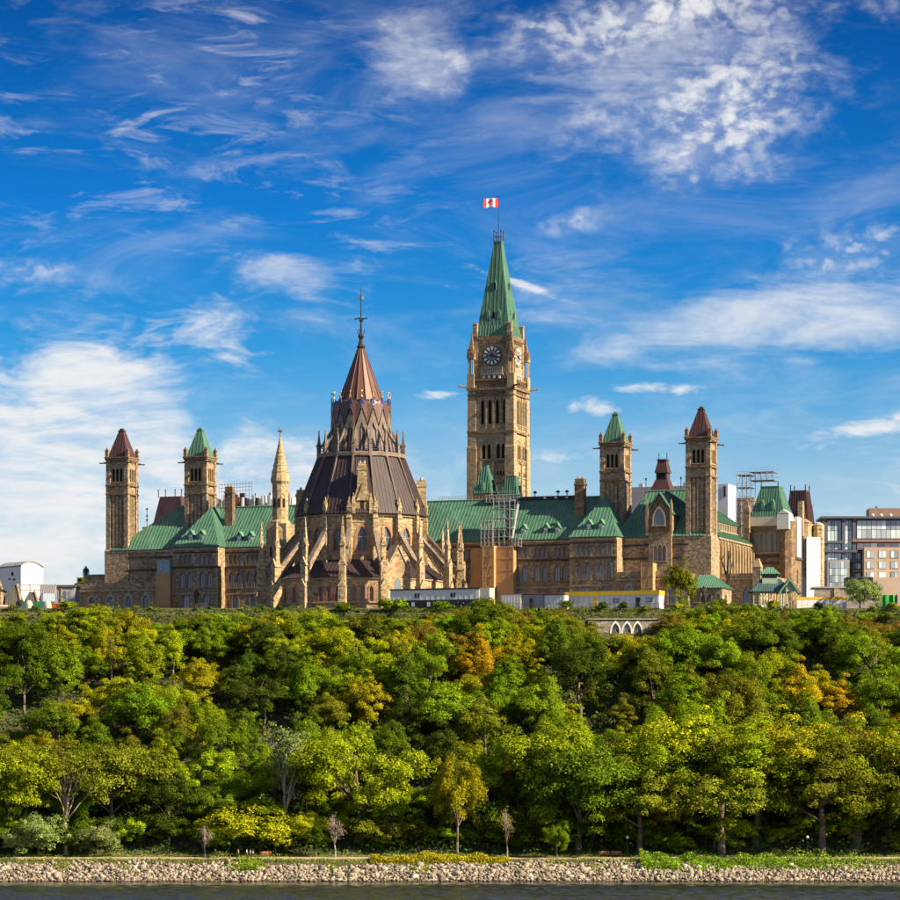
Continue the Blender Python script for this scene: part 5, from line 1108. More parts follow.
for X, Y in pts:
    x = 450 + X * F / Y
    kind = rr.choice(['round0', 'round1', 'round2', 'round3', 'round4', 'tall0', 'tall1', 'tall2', 'tall0', 'weep0', 'willow0', 'willow2'])
    if Y < 735: kind = rr.choice(['round1', 'tall0', 'tall2', 'weep1', 'round3', 'round4', 'bushy0'])
    u_ = rr.random() + 0.10 * math.sin(X * 0.08 + Y * 0.05)
    colour = ('dark green' if u_ < 0.19 else 'mid green' if u_ < 0.39 else 'bright green' if u_ < 0.58 else 'lime green' if u_ < 0.72 else 'yellow-green' if u_ < 0.81 else 'olive green' if u_ < 0.92 else 'golden yellow' if u_ < 0.985 else 'rusty brown')
    if x < 330 and colour in ('orange', 'rusty brown', 'golden yellow', 'yellow-green'): colour = rr.choice(['lime green', 'bright green', 'lime green', 'yellow-green'])
    s = rr.choice([0.68, 0.85, 1.0, 1.15, 1.35]) * rr.uniform(0.9, 1.1) * (1.55 if kind.startswith('bushy') else 1.0)
    z0 = HZ(X, Y); top = ZW(ytop(x) + rr.uniform(0, 5), Y)
    if 584 < x < 662 and Y > 764: top = min(top, ZW(646 + (5 if 606 < x < 640 else -8), Y)); 
    k = PTOP[kind[:-1]]
    if z0 + s * k > top:
        s = (top - z0) / k
        if s < 0.62: kind = rr.choice(['bushy0', 'bushy1']); s = (top - z0) / 5.4
        if s < 0.35: continue
        s = min(s, 1.7)
    tree(kind, X, Y, s, colour, '%s %s %s %s' % (SHAPE[kind[:-1]], colour, 'shrub' if kind.startswith('bushy') else 'tree', place(x, Y)), sxy=rr.uniform(0.92, 1.12) * (1.25 if s < 0.9 else 1.0), cat='shrub' if kind.startswith('bushy') else 'tree')
X = -112.0
while X < 112:                                           # leafy row right under the terrace wall
    Y = rr.uniform(793.5, 797.0); x = 450 + X * F / Y
    if not (582 < x < 664):
        k = 'bushy' + str(rr.randint(0, 1)) if rr.random() < 0.6 else 'round' + str(rr.randint(0, 4)); top = ZW(ytop(x) + rr.uniform(-1, 4), Y); c = rr.choice(['bright green', 'mid green', 'olive green', 'lime green', 'yellow-green', 'dark green', 'bright green', 'rusty brown' if x > 400 else 'mid green'])
        s = (top - HZ(X, Y)) / PTOP[k[:-1]]
        if s > 0.2: tree(k, X, Y, s, c, '%s %s %s under the terrace wall near %s' % (SHAPE[k[:-1]], c, 'shrub' if k[0] == 'b' else 'tree', next(n for l, n in LAND if x < l)[4:]), min(1.9, 0.95 / s) if k[0] == 'r' else min(1.25, 1.1 / s), cat='shrub' if k[0] == 'b' else 'tree')
    X += rr.uniform(2.6, 4.6)
# the trees that stand out along the foot of the slope
def foot(x, yb, kind, hpx, colour, label, Y=None, sxy=1.0, cat='tree'):
    Y = Y or 721; X = XW(x, Y); h = hpx * Y / F; return tree(kind, X, Y, h / PTOP[kind[:-1]], colour, label, sxy, group='trees along the riverside path', cat=cat)
foot(66, 850, 'sparse0', 118, 'olive green', 'half-bare tree with pale forked trunk beside the riverside path')
foot(8, 850, 'round1', 100, 'lime green', 'broad lime green tree by the path next to the forked half-bare tree', 724)
foot(110, 850, 'round3', 102, 'olive green', 'round olive green tree right behind the half-bare forked tree', 727)
foot(38, 858, 'bushy0', 42, 'grey-green', 'grey-green bush left of the forked half-bare tree', 719, cat='shrub')
foot(98, 858, 'bushy1', 32, 'grey-green', 'grey-green bush at the rock edge right of the forked half-bare tree', 718, cat='shrub')
foot(205, 858, 'bare0', 34, 'pinkish grey', 'small leafless pinkish tree standing above the rocks', 716)
foot(240, 852, 'bushy0', 46, 'yellow-green', 'wide yellow-green bush behind the walking people', 724, 1.5, 'shrub')
foot(285, 850, 'sparse1', 132, 'grey-green', 'very tall grey-green poplar with pale trunk beside the library slope', 724, 0.9)
foot(316, 855, 'tall0', 38, 'mid green', 'small green tree next to the bare grey sapling', 717)
foot(335, 857, 'bare0', 46, 'pinkish grey', 'bare grey sapling at the rock edge between two green trees', 716)
foot(358, 852, 'round2', 112, 'lime green', 'large lime green tree towering behind the bare grey sapling', 727)
foot(457, 857, 'weep1', 112, 'yellow-green', 'drooping yellow-green tree with slim trunk standing alone at the path', 719, 0.72)
foot(507, 858, 'bare0', 52, 'golden yellow', 'dying sapling with a few yellow leaves above the rocks', 716, 0.7)
foot(557, 860, 'round0', 37, 'bright green', 'small round bright green tree at the rock edge', 715, 0.75)
foot(578, 857, 'round3', 115, 'mid green', 'large grey-trunked green tree behind the small round tree', 722, 1.05)
foot(530, 852, 'round1', 110, 'lime green', 'tall lime green tree left of the large grey-trunked tree', 729)
foot(610, 852, 'tall1', 122, 'mid green', 'narrow green tree behind the orange park benches', 729)
ORD = ['first', 'second', 'third', 'fourth', 'fifth', 'sixth', 'seventh', 'eighth', 'ninth', 'tenth']
for i, (x, h) in enumerate(((640, 108), (655, 118), (690, 128), (722, 132), (756, 128), (790, 126), (822, 130), (856, 124), (888, 118), (915, 122))):
    c = ('olive green', 'lime green', 'yellow-green')[i % 3]
    foot(x, 857, 'willow%d' % (i % 3), h, c, c + ' feathery willow, ' + ORD[i] + ' in the riverside row counting from the benches', 721.5 + 3.5 * (i % 3), 1.4)
for x, c, Y, h in ((678, 'golden yellow', 748, 70), (628, 'orange', 742, 56), (575, 'golden yellow', 752, 60), (470, 'golden yellow', 756, 44), (715, 'rusty brown', 790, 26), (688, 'rusty brown', 792, 28), (445, 'rusty brown', 788, 30), (760, 'orange', 778, 36), (893, 'orange', 760, 40), (35, 'orange', 735, 40)):
    X = XW(x, Y); k = 'tall0' if h > 40 else 'round1'; tree(k, X, Y, h * Y / F / PTOP[k[:-1]], c, '%s autumn tree among greens %s' % (c, place(x, Y)), 0.9)
for x, Y, h, k, c in ((594, 792, 24, 'bushy0', 'mid green'), (606, 793, 15, 'bushy1', 'bright green'), (626, 793, 20, 'bushy0', 'yellow-green'), (646, 793, 17, 'bushy1', 'olive green'), (656, 791, 26, 'bushy0', 'bright green'), (616, 786, 16, 'bushy1', 'olive green'), (638, 785, 20, 'bushy0', 'bright green'), (600, 784, 22, 'bushy1', 'lime green'), (652, 783, 22, 'bushy0', 'yellow-green')):
    X = XW(x, Y); tree(k, X, Y, h * Y / F / 5.4, c, '%s shrub on the bank right under the three white arches' % c, 1.25, cat='shrub', group='shrubs under the arches')
rr = random.Random(5)
for i in range(34):                                      # leafy thicket at the foot of the slope
    x = 6 + 27 * i + rr.uniform(-8, 8); Y = rr.uniform(722.5, 727); X = XW(x, Y); c = rr.choice(['mid green', 'dark green', 'bright green', 'mid green', 'olive green', 'lime green']); k = 'bushy%d' % rr.randint(0, 1)
    tree(k, X, Y, rr.uniform(16, 34) * Y / F / 5.4, c, '%s thicket bush behind the path, below %s' % (c, next(n for l, n in LAND if x < l)), rr.uniform(1.0, 1.4), cat='shrub', group='bushes at the foot of the slope')
# terrace trees
x, v = 680, -30; X, Y = W2(U(x, v), v); tree('bushy1', X, Y, 47 * Y / F / 5.4, 'olive green', 'lone olive tree standing on the terrace before the tower', 0.52, z=HZ(X, Y), group='terrace trees', name='tree')
x = 860; Y = 812; X = XW(x, Y); tree('bushy0', X, Y, 31 * Y / F / 5.4, 'grey-green', 'small grey-green tree in front of the grey stone house', 0.85, cat='tree', name='tree', group='terrace trees')
for x, y0 in ((868, 614), (885, 624), (832, 612), (808, 609), (712, 608), (735, 606), (757, 609), (690, 609), (20, 620), (120, 617), (300, 615), (330, 617), (430, 613), (240, 619), (270, 613), (205, 620)):
    X = XW(x, 798.5); tree('bushy' + str(x % 2), X, 798.5, max(0.5, (ZW(y0, 798.5) - HZ(X, 798.5)) / 5.2), random.choice(['bright green', 'olive green', 'lime green', 'mid green']), 'leafy bush spilling over the terrace wall ' + 'below ' + next(n for l, n in LAND if x < l), 1.3, group='bushes on the terrace wall', cat='shrub')
rr = random.Random(77)
for i in range(30):                                      # small shrubs on the terrace edge
    x = 4 + 31 * i + rr.uniform(-13, 13); Y = rr.uniform(800.0, 801); X = XW(x, Y); c = rr.choice(['bright green', 'olive green', 'mid green', 'yellow-green', 'dark green'])
    tree('shrub0', X, Y, rr.choice([0.4, 0.55, 0.7, 1.0]) * rr.uniform(0.85, 1.15), c, 'small %s shrub on the terrace edge near %s' % (c, next(n for l, n in LAND if x < l)[4:]), rr.uniform(1.0, 1.7), group='shrubs on the terrace edge', cat='shrub')
for x, y0, k, c, sx_ in ((85, 605, 'round1', 'lime green', 1.0), (70, 612, 'round3', 'bright green', 0.9), (100, 611, 'round0', 'lime green', 0.9), (488, 598, 'round4', 'mid green', 1.05), (468, 607, 'round2', 'olive green', 0.9), (508, 604, 'round0', 'olive green', 0.9), (548, 608, 'round3', 'mid green', 0.8), (285, 609, 'round2', 'olive green', 0.8), (722, 602, 'round1', 'bright green', 0.9), (748, 604, 'round4', 'mid green', 0.9), (822, 607, 'round0', 'bright green', 0.9), (375, 611, 'round3', 'mid green', 0.8)):
    Y = 796.5; X = XW(x, Y); tree(k, X, Y, (ZW(y0, Y) - HZ(X, Y)) / PTOP['round'], c, 'full %s crown rising above the terrace edge before %s' % (c, next(n for l, n in LAND if x < l)), sx_ * 1.25)
# riverside weeds and undergrowth, nobody could count these
def scatter(name, label, cat, n, fx, fy, hgt, size, colour, seed, up=0.5):
    rs = np.random.RandomState(seed); X = fx(rs, n); Y = fy(rs, n, X); Z_ = np.array([HZ(a, b) for a, b in zip(X, Y)]) + rs.uniform(0, 1, n) ** 1.3 * hgt * np.clip(0.6 + 0.5 * np.sin(X * 0.9 + Y * 0.7) * np.sin(X * 0.31) + 0.35 * np.sin(X * 0.17 + 2), 0.1, 2)
    q, f = leaf_quads(np.stack([X, Y, Z_], 1), rs.normal(size=(n, 3)) + np.array([0, -0.4, up]), size, rs)
    o = link(name, np_mesh(name, q, f, LEAF)); o.color = (*colour, 1); return stuff(tag(o, label, cat))
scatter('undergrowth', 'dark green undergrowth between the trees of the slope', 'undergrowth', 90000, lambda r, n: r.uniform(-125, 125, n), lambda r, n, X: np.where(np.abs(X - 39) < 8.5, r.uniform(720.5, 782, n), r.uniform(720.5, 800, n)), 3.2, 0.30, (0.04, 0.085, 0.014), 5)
scatter('grass', 'short sunlit grass verge along the riverside path', 'grass', 26000, lambda r, n: r.uniform(-125, 125, n), lambda r, n, X: np.where(r.uniform(0, 1, n) < 0.5, r.uniform(711.6, 713.2, n), r.uniform(717.4, 722, n)), 0.55, 0.13, (0.16, 0.20, 0.025), 6, 1.0)
scatter('riverside_weeds', 'thick bright green weeds growing over the rocks below the willows', 'weeds', 15000, lambda r, n: XW(640, 711) + np.abs(r.normal(size=n)) * 22, lambda r, n, X: r.uniform(708.6, 713.3, n) , 1.9, 0.16, (0.12, 0.22, 0.016), 7)
scatter('riverside_weeds', 'yellow flowering weeds at the edge of the rocks below the drooping tree', 'weeds', 9000, lambda r, n: XW(370, 711) + r.uniform(0, 28, n), lambda r, n, X: r.uniform(711.5, 713.3, n), 1.3, 0.15, (0.27, 0.26, 0.015), 8)
scatter('riverside_weeds', 'patch of green weeds on the rocks below the walking people', 'weeds', 2600, lambda r, n: XW(248, 709) + r.normal(size=n) * 1.6, lambda r, n, X: r.uniform(708, 712.5, n), 1.2, 0.15, (0.13, 0.20, 0.016), 9)
for i, x in enumerate((60, 130, 330, 420, 545, 590)):
    scatter('riverside_weeds', 'tuft of weeds between the rocks ' + ('below the forked half-bare tree', 'right of the forked half-bare tree', 'below the bare grey sapling', 'left of the drooping tree', 'below the small round tree', 'left of the orange benches')[i], 'weeds', 900, lambda r, n: XW(x, 708) + r.normal(size=n) * 1.1, lambda r, n, X: 709.6 + r.normal(size=n) * 1.0, 0.8, 0.12, (0.13, 0.17, 0.014), 30 + i)
scatter('terrace_hedge', 'low leafy hedge running along the terrace edge', 'hedge', 42000, lambda r, n: r.uniform(-125, 125, n), lambda r, n, X: r.uniform(798.9, 800.9, n), 0.75, 0.12, (0.085, 0.13, 0.012), 12, 0.6)
# ------------------------------------------------------------------ terrace: retaining wall, trailers, fence, small buildings
M['greystone'] = stone('grey_rubble', [(0.22, 0.20, 0.18), (0.34, 0.31, 0.27), (0.28, 0.25, 0.22), (0.42, 0.38, 0.33)], st=0.4)
rw = thing('retaining_wall', 'grey rubble terrace wall with three white pointed arches above the trees', 'wall', 0, 799.4, 46, world=True)
m = MB(); aX = [XW(x, 797.5) for x in (615.5, 627, 637.5)]
a, b = XW(588, 797.5), XW(660, 797.5)
wall(m, (a, 797.5), 0, b - a, 46, ZW(619.5, 797.5), [(x - a, ZW(642.5, 797.5), 'arch', 1.75, 4.3) for x in aX], 0.5, root=rw, t=0.34, trim='white', mull=1)
m.box(a, b, 797.51, 799.6, ZW(620.5, 797.5), ZW(619.5, 797.5)); wall(m, (b, 797.5), R(90), 2, 46, ZW(619.5, 797.5)); wall(m, (a, 799.5), R(-90), 2, 46, ZW(619.5, 797.5))
wall(m, (-130, 799.75), 0, 260, 48, 57.3)
part('masonry', m, M['greystone'], rw)
m = MB(); m.box(a - 0.2, b + 0.2, 797.2, 798, ZW(619.5, 797.5), ZW(618.5, 797.5)); part('coping', m, M['coping'], rw)
def trailer(label, x0, x1, v, y0, y1, build):
    p, q = U(x0, v), U(x1, v); X, Y = W2((p + q) / 2, v); zb = HZ(X, Y) - 0.05; h = (y1 - y0) * Y / F
    t = thing('site_trailer', label, 'trailer', (p + q) / 2, v, zb); build(t, p, q, v, zb, h); return t
def bx(t, name, mat, *a): m = MB(); m.box(*a); return part(name, m, M[mat], t)
def tr1(t, p, q, v, z, h):
    bx(t, 'lower_body', 'navy', p, q, v, v + 4, z, z + h * 0.45); bx(t, 'upper_body', 'white', p, q, v, v + 4, z + h * 0.45, z + h * 0.93); bx(t, 'roof', 'maroon', p - .15, q + .15, v - .15, v + 4.1, z + h * 0.93, z + h)
    for x in (417, 453):
        u = U(x, v)
        for d in (-0.6, 0.1): w_ = bx(t, 'window', 'grey', u + d, u + d + 0.55, v - 0.06, v - .005, z + h * .55, z + h * .78); bx(w_, 'pane', 'dark', u + d + .06, u + d + 0.49, v - 0.08, v - .061, z + h * .58, z + h * .75)
    for x in (413, 428.5): u = U(x, v); bx(t, 'notice', 'white', u - .35, u + .35, v - .05, v - .005, z + h * .15, z + h * .35)
    n = int((q - p) / 1.25)
    for i in range(n): u = p + (q - p) * (i + .5) / n; bx(t, 'cladding_rib', 'white', u - .05, u + .05, v - .03, v - .004, z + h * .46, z + h * .92)
    bx(t, 'end_box', 'cream', q + .05, q + 2.4, v + .2, v + 3.6, z + h * .4, z + h * .98)
trailer('long site trailer with white upper half and black lower half below the library', 390.5, 479, -52, 591.5, 612.5, tr1)
def tr2(t, p, q, v, z, h):
    k = 3
    for i in range(k):
        a = p + (q - p) * i / k; b = p + (q - p) * (i + 1) / k - 0.15; c = bx(t, 'container', ('white', 'grey', 'white')[i], a, b, v + .25 * i, v + 3, z, z + h * (0.96 - .05 * i)); 
        for j in range(7): u = a + (b - a) * (j + .5) / 7; bx(c, 'rib', 'white' if i != 1 else 'grey', u - .12, u + .12, v + .25 * i - .07, v + .25 * i - .004, z + .15, z + h * .86)
    bx(t, 'door', 'navy', p + (q - p) * .45, p + (q - p) * .5, v - .06, v - .005, z + .1, z + h * .7); bx(t, 'roof_edge', 'redtrim', p, q, v - .1, v + 3, z + h * .97, z + h)
trailer('row of white and grey containers between the two trailers', 501, 565, -45, 594.5, 610.5, tr2)
def tr3(t, p, q, v, z, h):
    bx(t, 'body', 'white', p, q, v, v + 4, z, z + h * .76); bx(t, 'fascia', 'yellow', p - .15, q + .15, v - .15, v + 4.1, z + h * .76, z + h)
    for x in (616, 649.5):
        u = U(x, v)
        for d in (-.7, .1): w_ = bx(t, 'window', 'black', u + d, u + d + .6, v - .06, v - .005, z + h * .36, z + h * .6); bx(w_, 'pane', 'glass', u + d + .08, u + d + .52, v - .08, v - .061, z + h * .4, z + h * .56)
    u = U(595, v); d = bx(t, 'door', 'yellow', u - .5, u + .5, v - .07, v - .005, z + .1, z + h * .62); bx(d, 'handle', 'black', u + .3, u + .4, v - .1, v - .071, z + h * .3, z + h * .36)
    u = U(638, v); d = bx(t, 'door', 'navy', u - .5, u + .5, v - .07, v - .005, z + .1, z + h * .62); bx(d, 'handle', 'steel', u + .3, u + .4, v - .1, v - .071, z + h * .3, z + h * .36)
    n = 18
    for i in range(n): u = p + (q - p) * (i + .5) / n; bx(t, 'cladding_joint', 'grey', u - .03, u + .03, v - .02, v - .004, z + .1, z + h * .75)
trailer('long white site trailer with bright yellow top band and yellow door', 566, 659, -37, 592, 610, tr3)
t = thing('site_wall', 'white site hoarding with yellow top band right of the gazebo', 'hoarding', XW(820, 816), 816, HZ(80, 816), world=True)
a, b = XW(797, 816), XW(847, 816); zb = HZ(80, 816) - .05
n = 10
for i in range(n): bx(t, 'panel', 'white', a + (b - a) * i / n, a + (b - a) * (i + 1) / n - .06, 816, 816.15, zb, ZW(599.5, 816))
bx(t, 'top_band', 'yellow', a - .05, b + .05, 815.95, 816.2, ZW(599.5, 816), ZW(597, 816))
# iron fence on the terrace edge
fn = thing('iron_fence', 'black iron railing along the terrace edge in front of the trailers', 'fence', XW(580, 800.7), 800.7, 58.0, world=True)
a, b = XW(498, 800.7), XW(664, 800.7); n = 34
for i in range(n + 1): u = a + (b - a) * i / n; m = MB(); m.bar((u, 800.7, 57.9), (u, 800.7, 59.6), 0.05, 5); part('post', m, M['iron'], fn)
for z in (58.5, 59.5): m = MB(); m.bar((a, 800.7, z), (b, 800.7, z), 0.035, 4); part('rail', m, M['iron'], fn)
pm = MB()
for i in range(n * 6): u = a + (b - a) * i / (n * 6); pm.bar((u, 800.7, 58.1), (u, 800.7, 59.5), 0.018, 4)
stuff(part('palings', pm, M['iron'], fn))
# small house with green hipped roof
hv = -22.0; a, b = U(690, hv), U(722, hv); zw, zr = ZP(588, 700, hv), ZP(574, 700, hv)
hs = thing('hipped_house', 'small sandstone house with bright green hipped roof at the foot of the tower', 'house', (a + b) / 2, hv)
m = MB(); wall(m, (a, hv), 0, b - a, GZ, zw, [(1.6, 60.6, 'rect', 1.2, 1.7), (4.4, 60.6, 'rect', 1.2, 1.7), (6.6, 60.6, 'rect', 0.9, 1.7)], root=hs, t=.15); wall(m, (b, hv), R(90), 8, GZ, zw, [(3, 60.6, 'rect', 1.2, 1.7)], root=hs, t=.15); wall(m, (a, hv + 8), R(-90), 8, GZ, zw); part('wall', m, M['stone'], hs)
x, y = MB(), MB()
for f_ in hip(a, b, hv, hv + 8, zw, a + 1.0, b - 3.2, hv + 4, zr): roof_face(x, y, f_, .5)
ro = part('roof', x, M['copper_seam'], hs); part('seams', y, M['copper_seam'], ro)
# gazebo
GY = 818.0; k_ = GY / F
gz = thing('gazebo', 'open timber gazebo with teal hipped roof, cupola and gabled entrance', 'gazebo', XW(772, GY), GY, HZ(70, GY), world=True)
a, b, zb = XW(753, GY), XW(789, GY), HZ(70, GY) - .05; ze, zr = ZW(591.5, GY), ZW(578, GY)
M['teal'] = metal_roof('weathered_teal_copper', (0.045, 0.11, 0.12), (0.09, 0.17, 0.165), .5); M['gpaint'] = plain('sage_paint', (0.30, 0.38, 0.30), .6)
x, y = MB(), MB()
for f_ in hip(a, b, GY, GY + 6, ze, a + 2.2, b - 1.8, GY + 3, zr, .6): roof_face(x, y, f_, .5)
ro = part('roof', x, M['teal'], gz); part('seams', y, M['teal'], ro)
c0, c1 = XW(762, GY), XW(779, GY); x, y = MB(), MB()
for f_ in hip(c0, c1, GY + 1.4, GY + 4.6, ZW(573.5, GY), c0 + 1.3, c1 - 1.2, GY + 3, ZW(566.5, GY), .4): roof_face(x, y, f_, .5)
ro = part('cupola_roof', x, M['copper_seam'], gz); part('seams', y, M['copper_seam'], ro)
bx(gz, 'cupola_wall', 'gpaint', c0 + .2, c1 - .2, GY + 1.6, GY + 4.4, zr - 1.6, ZW(573.5, GY) + .1)
for i in range(8): u = c0 + .45 + (c1 - c0 - .9) * i / 7; bx(gz, 'cupola_louvre', 'dark', u - .13, u + .13, GY + 1.55, GY + 1.595, zr + .1, ZW(573.8, GY))
for i in range(7):
    for yy in (GY + .1, GY + 5.9): u = a + .15 + (b - a - .3) * i / 6; m = MB(); m.bar((u, yy, zb), (u, yy, ze), .11, 8); part('post', m, M['gpaint'], gz)
for i in range(6):
    u0 = a + .15 + (b - a - .3) * i / 6; u1 = u0 + (b - a - .3) / 6
    m = MB(); m.prism([(u0, ze), (u1, ze), (u1, ze - 1.1)] + [(u0 + (u1 - u0) * (.5 + .5 * math.cos(R(180) * j / 6)), ze - 1.1 + .85 * math.sin(R(180) * j / 6)) for j in range(7)], (0, GY + .1), 0, -.06, .06); part('fretwork', m, M['gpaint'], gz)
bx(gz, 'bench_panel', 'teal', a, b, GY + 5.6, GY + 5.7, zb, zb + 1.3)
bx(gz, 'base', 'coping', a - .5, b + .5, GY - .4, GY + 6.4, zb - .3, zb + .25)
for i in range(9): u = a + (b - a) * (i + .5) / 9; bx(gz, 'rail_panel', 'white', u - .38, u + .38, GY + .02, GY + .08, zb + .3, zb + 1.2)
g0, g1, gy = XW(779, GY), XW(799, GY), GY - 1.2; gp, ge_ = ZW(578.5, GY), ZW(592, GY); gm_ = (g0 + g1) / 2
for s_ in (-1, 1):
    x, y = MB(), MB(); roof_face(x, y, [(gm_ + s_ * (g1 - g0) * .58, gy - .3, ge_ - .4), (gm_ + s_ * (g1 - g0) * .58, gy + 5, ge_ - .4), (gm_, gy + 5, gp), (gm_, gy - .3, gp)], .5); o = part('gable_roof', x, M['teal'], gz); part('seams', y, M['teal'], o)
    m = MB(); m.prism([(gm_ + s_ * (g1 - g0) * .56, ge_ - .3), (gm_, gp + .1), (gm_, gp - .55), (gm_ + s_ * (g1 - g0) * .45, ge_ - .3)], (0, gy), 0, -.42, -.3); part('bargeboard', m, M['copper_seam'], gz)
    for d in (.16, .44): m = MB(); m.bar((gm_ + s_ * (g1 - g0) * d, gy, zb), (gm_ + s_ * (g1 - g0) * d, gy, ge_ + (.9 if d < .3 else 0)), .12, 8); part('post', m, M['gpaint'], gz)
m = MB(); m.prism([(gm_ - 1.4, ge_ + .1), (gm_ + 1.4, ge_ + .1), (gm_, gp - .7)], (0, gy), 0, .1, .2); part('gable_panel', m, M['gpaint'], gz)
# ------------------------------------------------------------------ modern offices on the right
MY = 940.0; zg = 59.0
M['bglass'] = glass('blue_curtain_wall', (0.38, 0.46, 0.62), 0.10); M['tanbrick'] = plain('tan_brick', (0.52, 0.39, 0.30), .9, .12, .3); M['darkframe'] = plain('charcoal_frame', (0.11, 0.12, 0.16), .5); M['slab'] = plain('brown_slab', (0.27, 0.17, 0.13), .7); M['pinkwall'] = plain('pink_render', (0.52, 0.40, 0.33), .9, .08, .2)
mo = thing('office_block', 'modern office block with blue curtain glass and charcoal frames', 'building', XW(870, MY), MY, zg, world=True)
X_ = lambda x: XW(x, MY); Z_ = lambda y: ZW(y, MY)
bx(mo, 'core', 'darkframe', X_(825.5), X_(960), MY + .5, MY + 12, zg, Z_(517.5))
def panes(x0, x1, y0, y1, nxp, nyp, d=0.0):
    for i in range(nxp):
        for j in range(nyp):
            p0, p1 = X_(x0 + (x1 - x0) * i / nxp) + .06, X_(x0 + (x1 - x0) * (i + 1) / nxp) - .06; q1, q0 = Z_(y0 + (y1 - y0) * j / nyp) - .06, Z_(y0 + (y1 - y0) * (j + 1) / nyp) + .06
            m = MB(); m.box(p0, p1, MY + .25 - d, MY + .4 - d, q0, q1); part('pane', m, M['bglass'], mo)
panes(827.5, 841.5, 520.5, 541, 4, 2); panes(827.5, 841.5, 543.5, 549.5, 4, 1); panes(827.5, 841.5, 553, 559.5, 4, 1); panes(845, 852, 520.5, 549.5, 2, 3); panes(857, 925, 520.5, 538.5, 14, 2); panes(857, 925, 543, 548, 10, 1); panes(845, 852, 552.5, 559.5, 2, 1); panes(854, 861, 552.5, 559.5, 2, 1); panes(854, 861, 563, 569, 2, 1); panes(854, 861, 573, 578, 2, 1)
for x in (824.5, 842, 852.5): bx(mo, 'column', 'darkframe', X_(x), X_(x + 3.2), MY - .3, MY + .5, zg, Z_(518))
for y, c, x0, x1 in ((541, 'darkframe', 824, 843), (550, 'darkframe', 822, 862), (560, 'darkframe', 822, 862), (539.5, 'slab', 852, 930), (570, 'slab', 852, 862), (549, 'slab', 857, 930)): bx(mo, 'floor_slab', c, X_(x0), X_(x1), MY - .7, MY + .45, Z_(y + 2.4), Z_(y))
bx(mo, 'roof_slab', 'darkframe', X_(820.5), X_(960), MY - 1, MY + 12, Z_(518.5), Z_(516.5))
bx(mo, 'penthouse', 'slab', X_(871), X_(960), MY + 4, MY + 11, Z_(516.4), Z_(507))
for x in (874, 882.5, 892): m = MB(); m.ball((X_(x), MY + 3, Z_(514.5)), .45, 8, 5); part('roof_lamp', m, M['white'], mo)
m = MB(); m.bar((X_(879), MY + 6, Z_(507)), (X_(879), MY + 6, Z_(504.5)), .2, 6); part('vent', m, M['iron'], mo)
gw = bx(mo, 'glass_wing', 'grey', X_(825), X_(847), MY - 6, MY - .6, zg, Z_(561))
for i in range(6):
    for j in range(4):
        p0 = X_(827 + 2.9 * i); m = MB(); m.box(p0, p0 + X_(829.6) - X_(827), MY - 6.1, MY - 6.005, Z_(569.5 + 7 * j), Z_(563 + 7 * j)); part('pane', m, M['bglass'], gw)
bw = bx(mo, 'brick_wing', 'tanbrick', X_(862), X_(960), MY - 5, MY - .9, Z_(580), Z_(548.5))
for i, x in enumerate((864, 876, 888, 898.5, 910)):
    for j, y in enumerate((552, 562.5, 573)):
        m = MB(); m.box(X_(x), X_(x + 8), MY - 5.06, MY - 5.003, Z_(y + 7.5), Z_(y)); o = part('window', m, M['darkframe' if x == 888 else 'grey'], bw)
        for d in (0, 1): m = MB(); m.box(X_(x + .5 + 3.7 * d), X_(x + 3.8 + 3.7 * d), MY - 5.1, MY - 5.063, Z_(y + 7), Z_(y + .5)); part('pane', m, M['bglass'], bw)
bx(mo, 'rendered_base', 'pinkwall', X_(862), X_(960), MY - 7, MY - 5.2, zg, Z_(579))
t = thing('plant_box', 'dark blue plant enclosure in front of the glass offices', 'building', XW(860, 915), 915, zg, world=True); bx(t, 'wall', 'navy', XW(846.5, 915), XW(873, 915), 915, 921, zg, ZW(577, 915))
for i in range(8): u = XW(848 + 3.2 * i, 915); bx(t, 'rib', 'navy', u, u + .2, 914.9, 914.995, zg, ZW(577.5, 915))
t = thing('stone_house', 'low grey stone house with arched window beside the green screen', 'house', XW(850, 870), 870, zg, world=True); m = MB(); a = XW(814, 870); L = XW(882, 870) - a; wall(m, (a, 870), 0, L, zg, ZW(588, 870), [(XW(877, 870) - a, 59.6, 'arch', 1.5, 3.4)], root=t, t=.25); wall(m, (a + L, 870), R(90), 8, zg, ZW(588, 870)); part('wall', m, M['greystone'], t); bx(t, 'roof', 'grey', a - .2, a + L + .2, 869.7, 878, ZW(588, 870), ZW(586.5, 870))
bx(t, 'cream_bay', 'stone_pale', XW(834, 870), XW(839, 870), 869.6, 869.995, zg, ZW(588.5, 870))
t = thing('green_screen', 'bright green debris screen on a black steel frame', 'screen', XW(889, 825), 825, zg, world=True)
M['greennet'] = plain('green_netting', (0.02, 0.30, 0.05), .8, .55, .7); m = MB(); n = 8; a, b = XW(881.5, 825), XW(897, 825)
m.v = [(a + (b - a) * i / n, 825 + .25 * math.sin(i * 1.9), z) for z in (ZW(607, 825), ZW(595, 825)) for i in range(n + 1)]; m.f = [(i, i + 1, n + 2 + i, n + 1 + i) for i in range(n)]; part('netting', m, M['greennet'], t)
for u in (a, b): m = MB(); m.bar((u, 825, zg - .1), (u, 825, ZW(594.5, 825)), .12, 6); part('post', m, M['black'], t)
t = thing('black_canopy', 'black steel site canopy below the green screen', 'canopy', XW(885, 806), 806, HZ(97, 806), world=True); a, b = XW(875, 806), XW(897, 806); zb = HZ(97, 806) - .1
m = MB(); m.prism([(a, ZW(608, 806)), (b, ZW(603, 806)), (b, ZW(606.5, 806)), (a, ZW(610.5, 806))], (0, 806), 0, 0, 3); part('roof', m, M['black'], t)
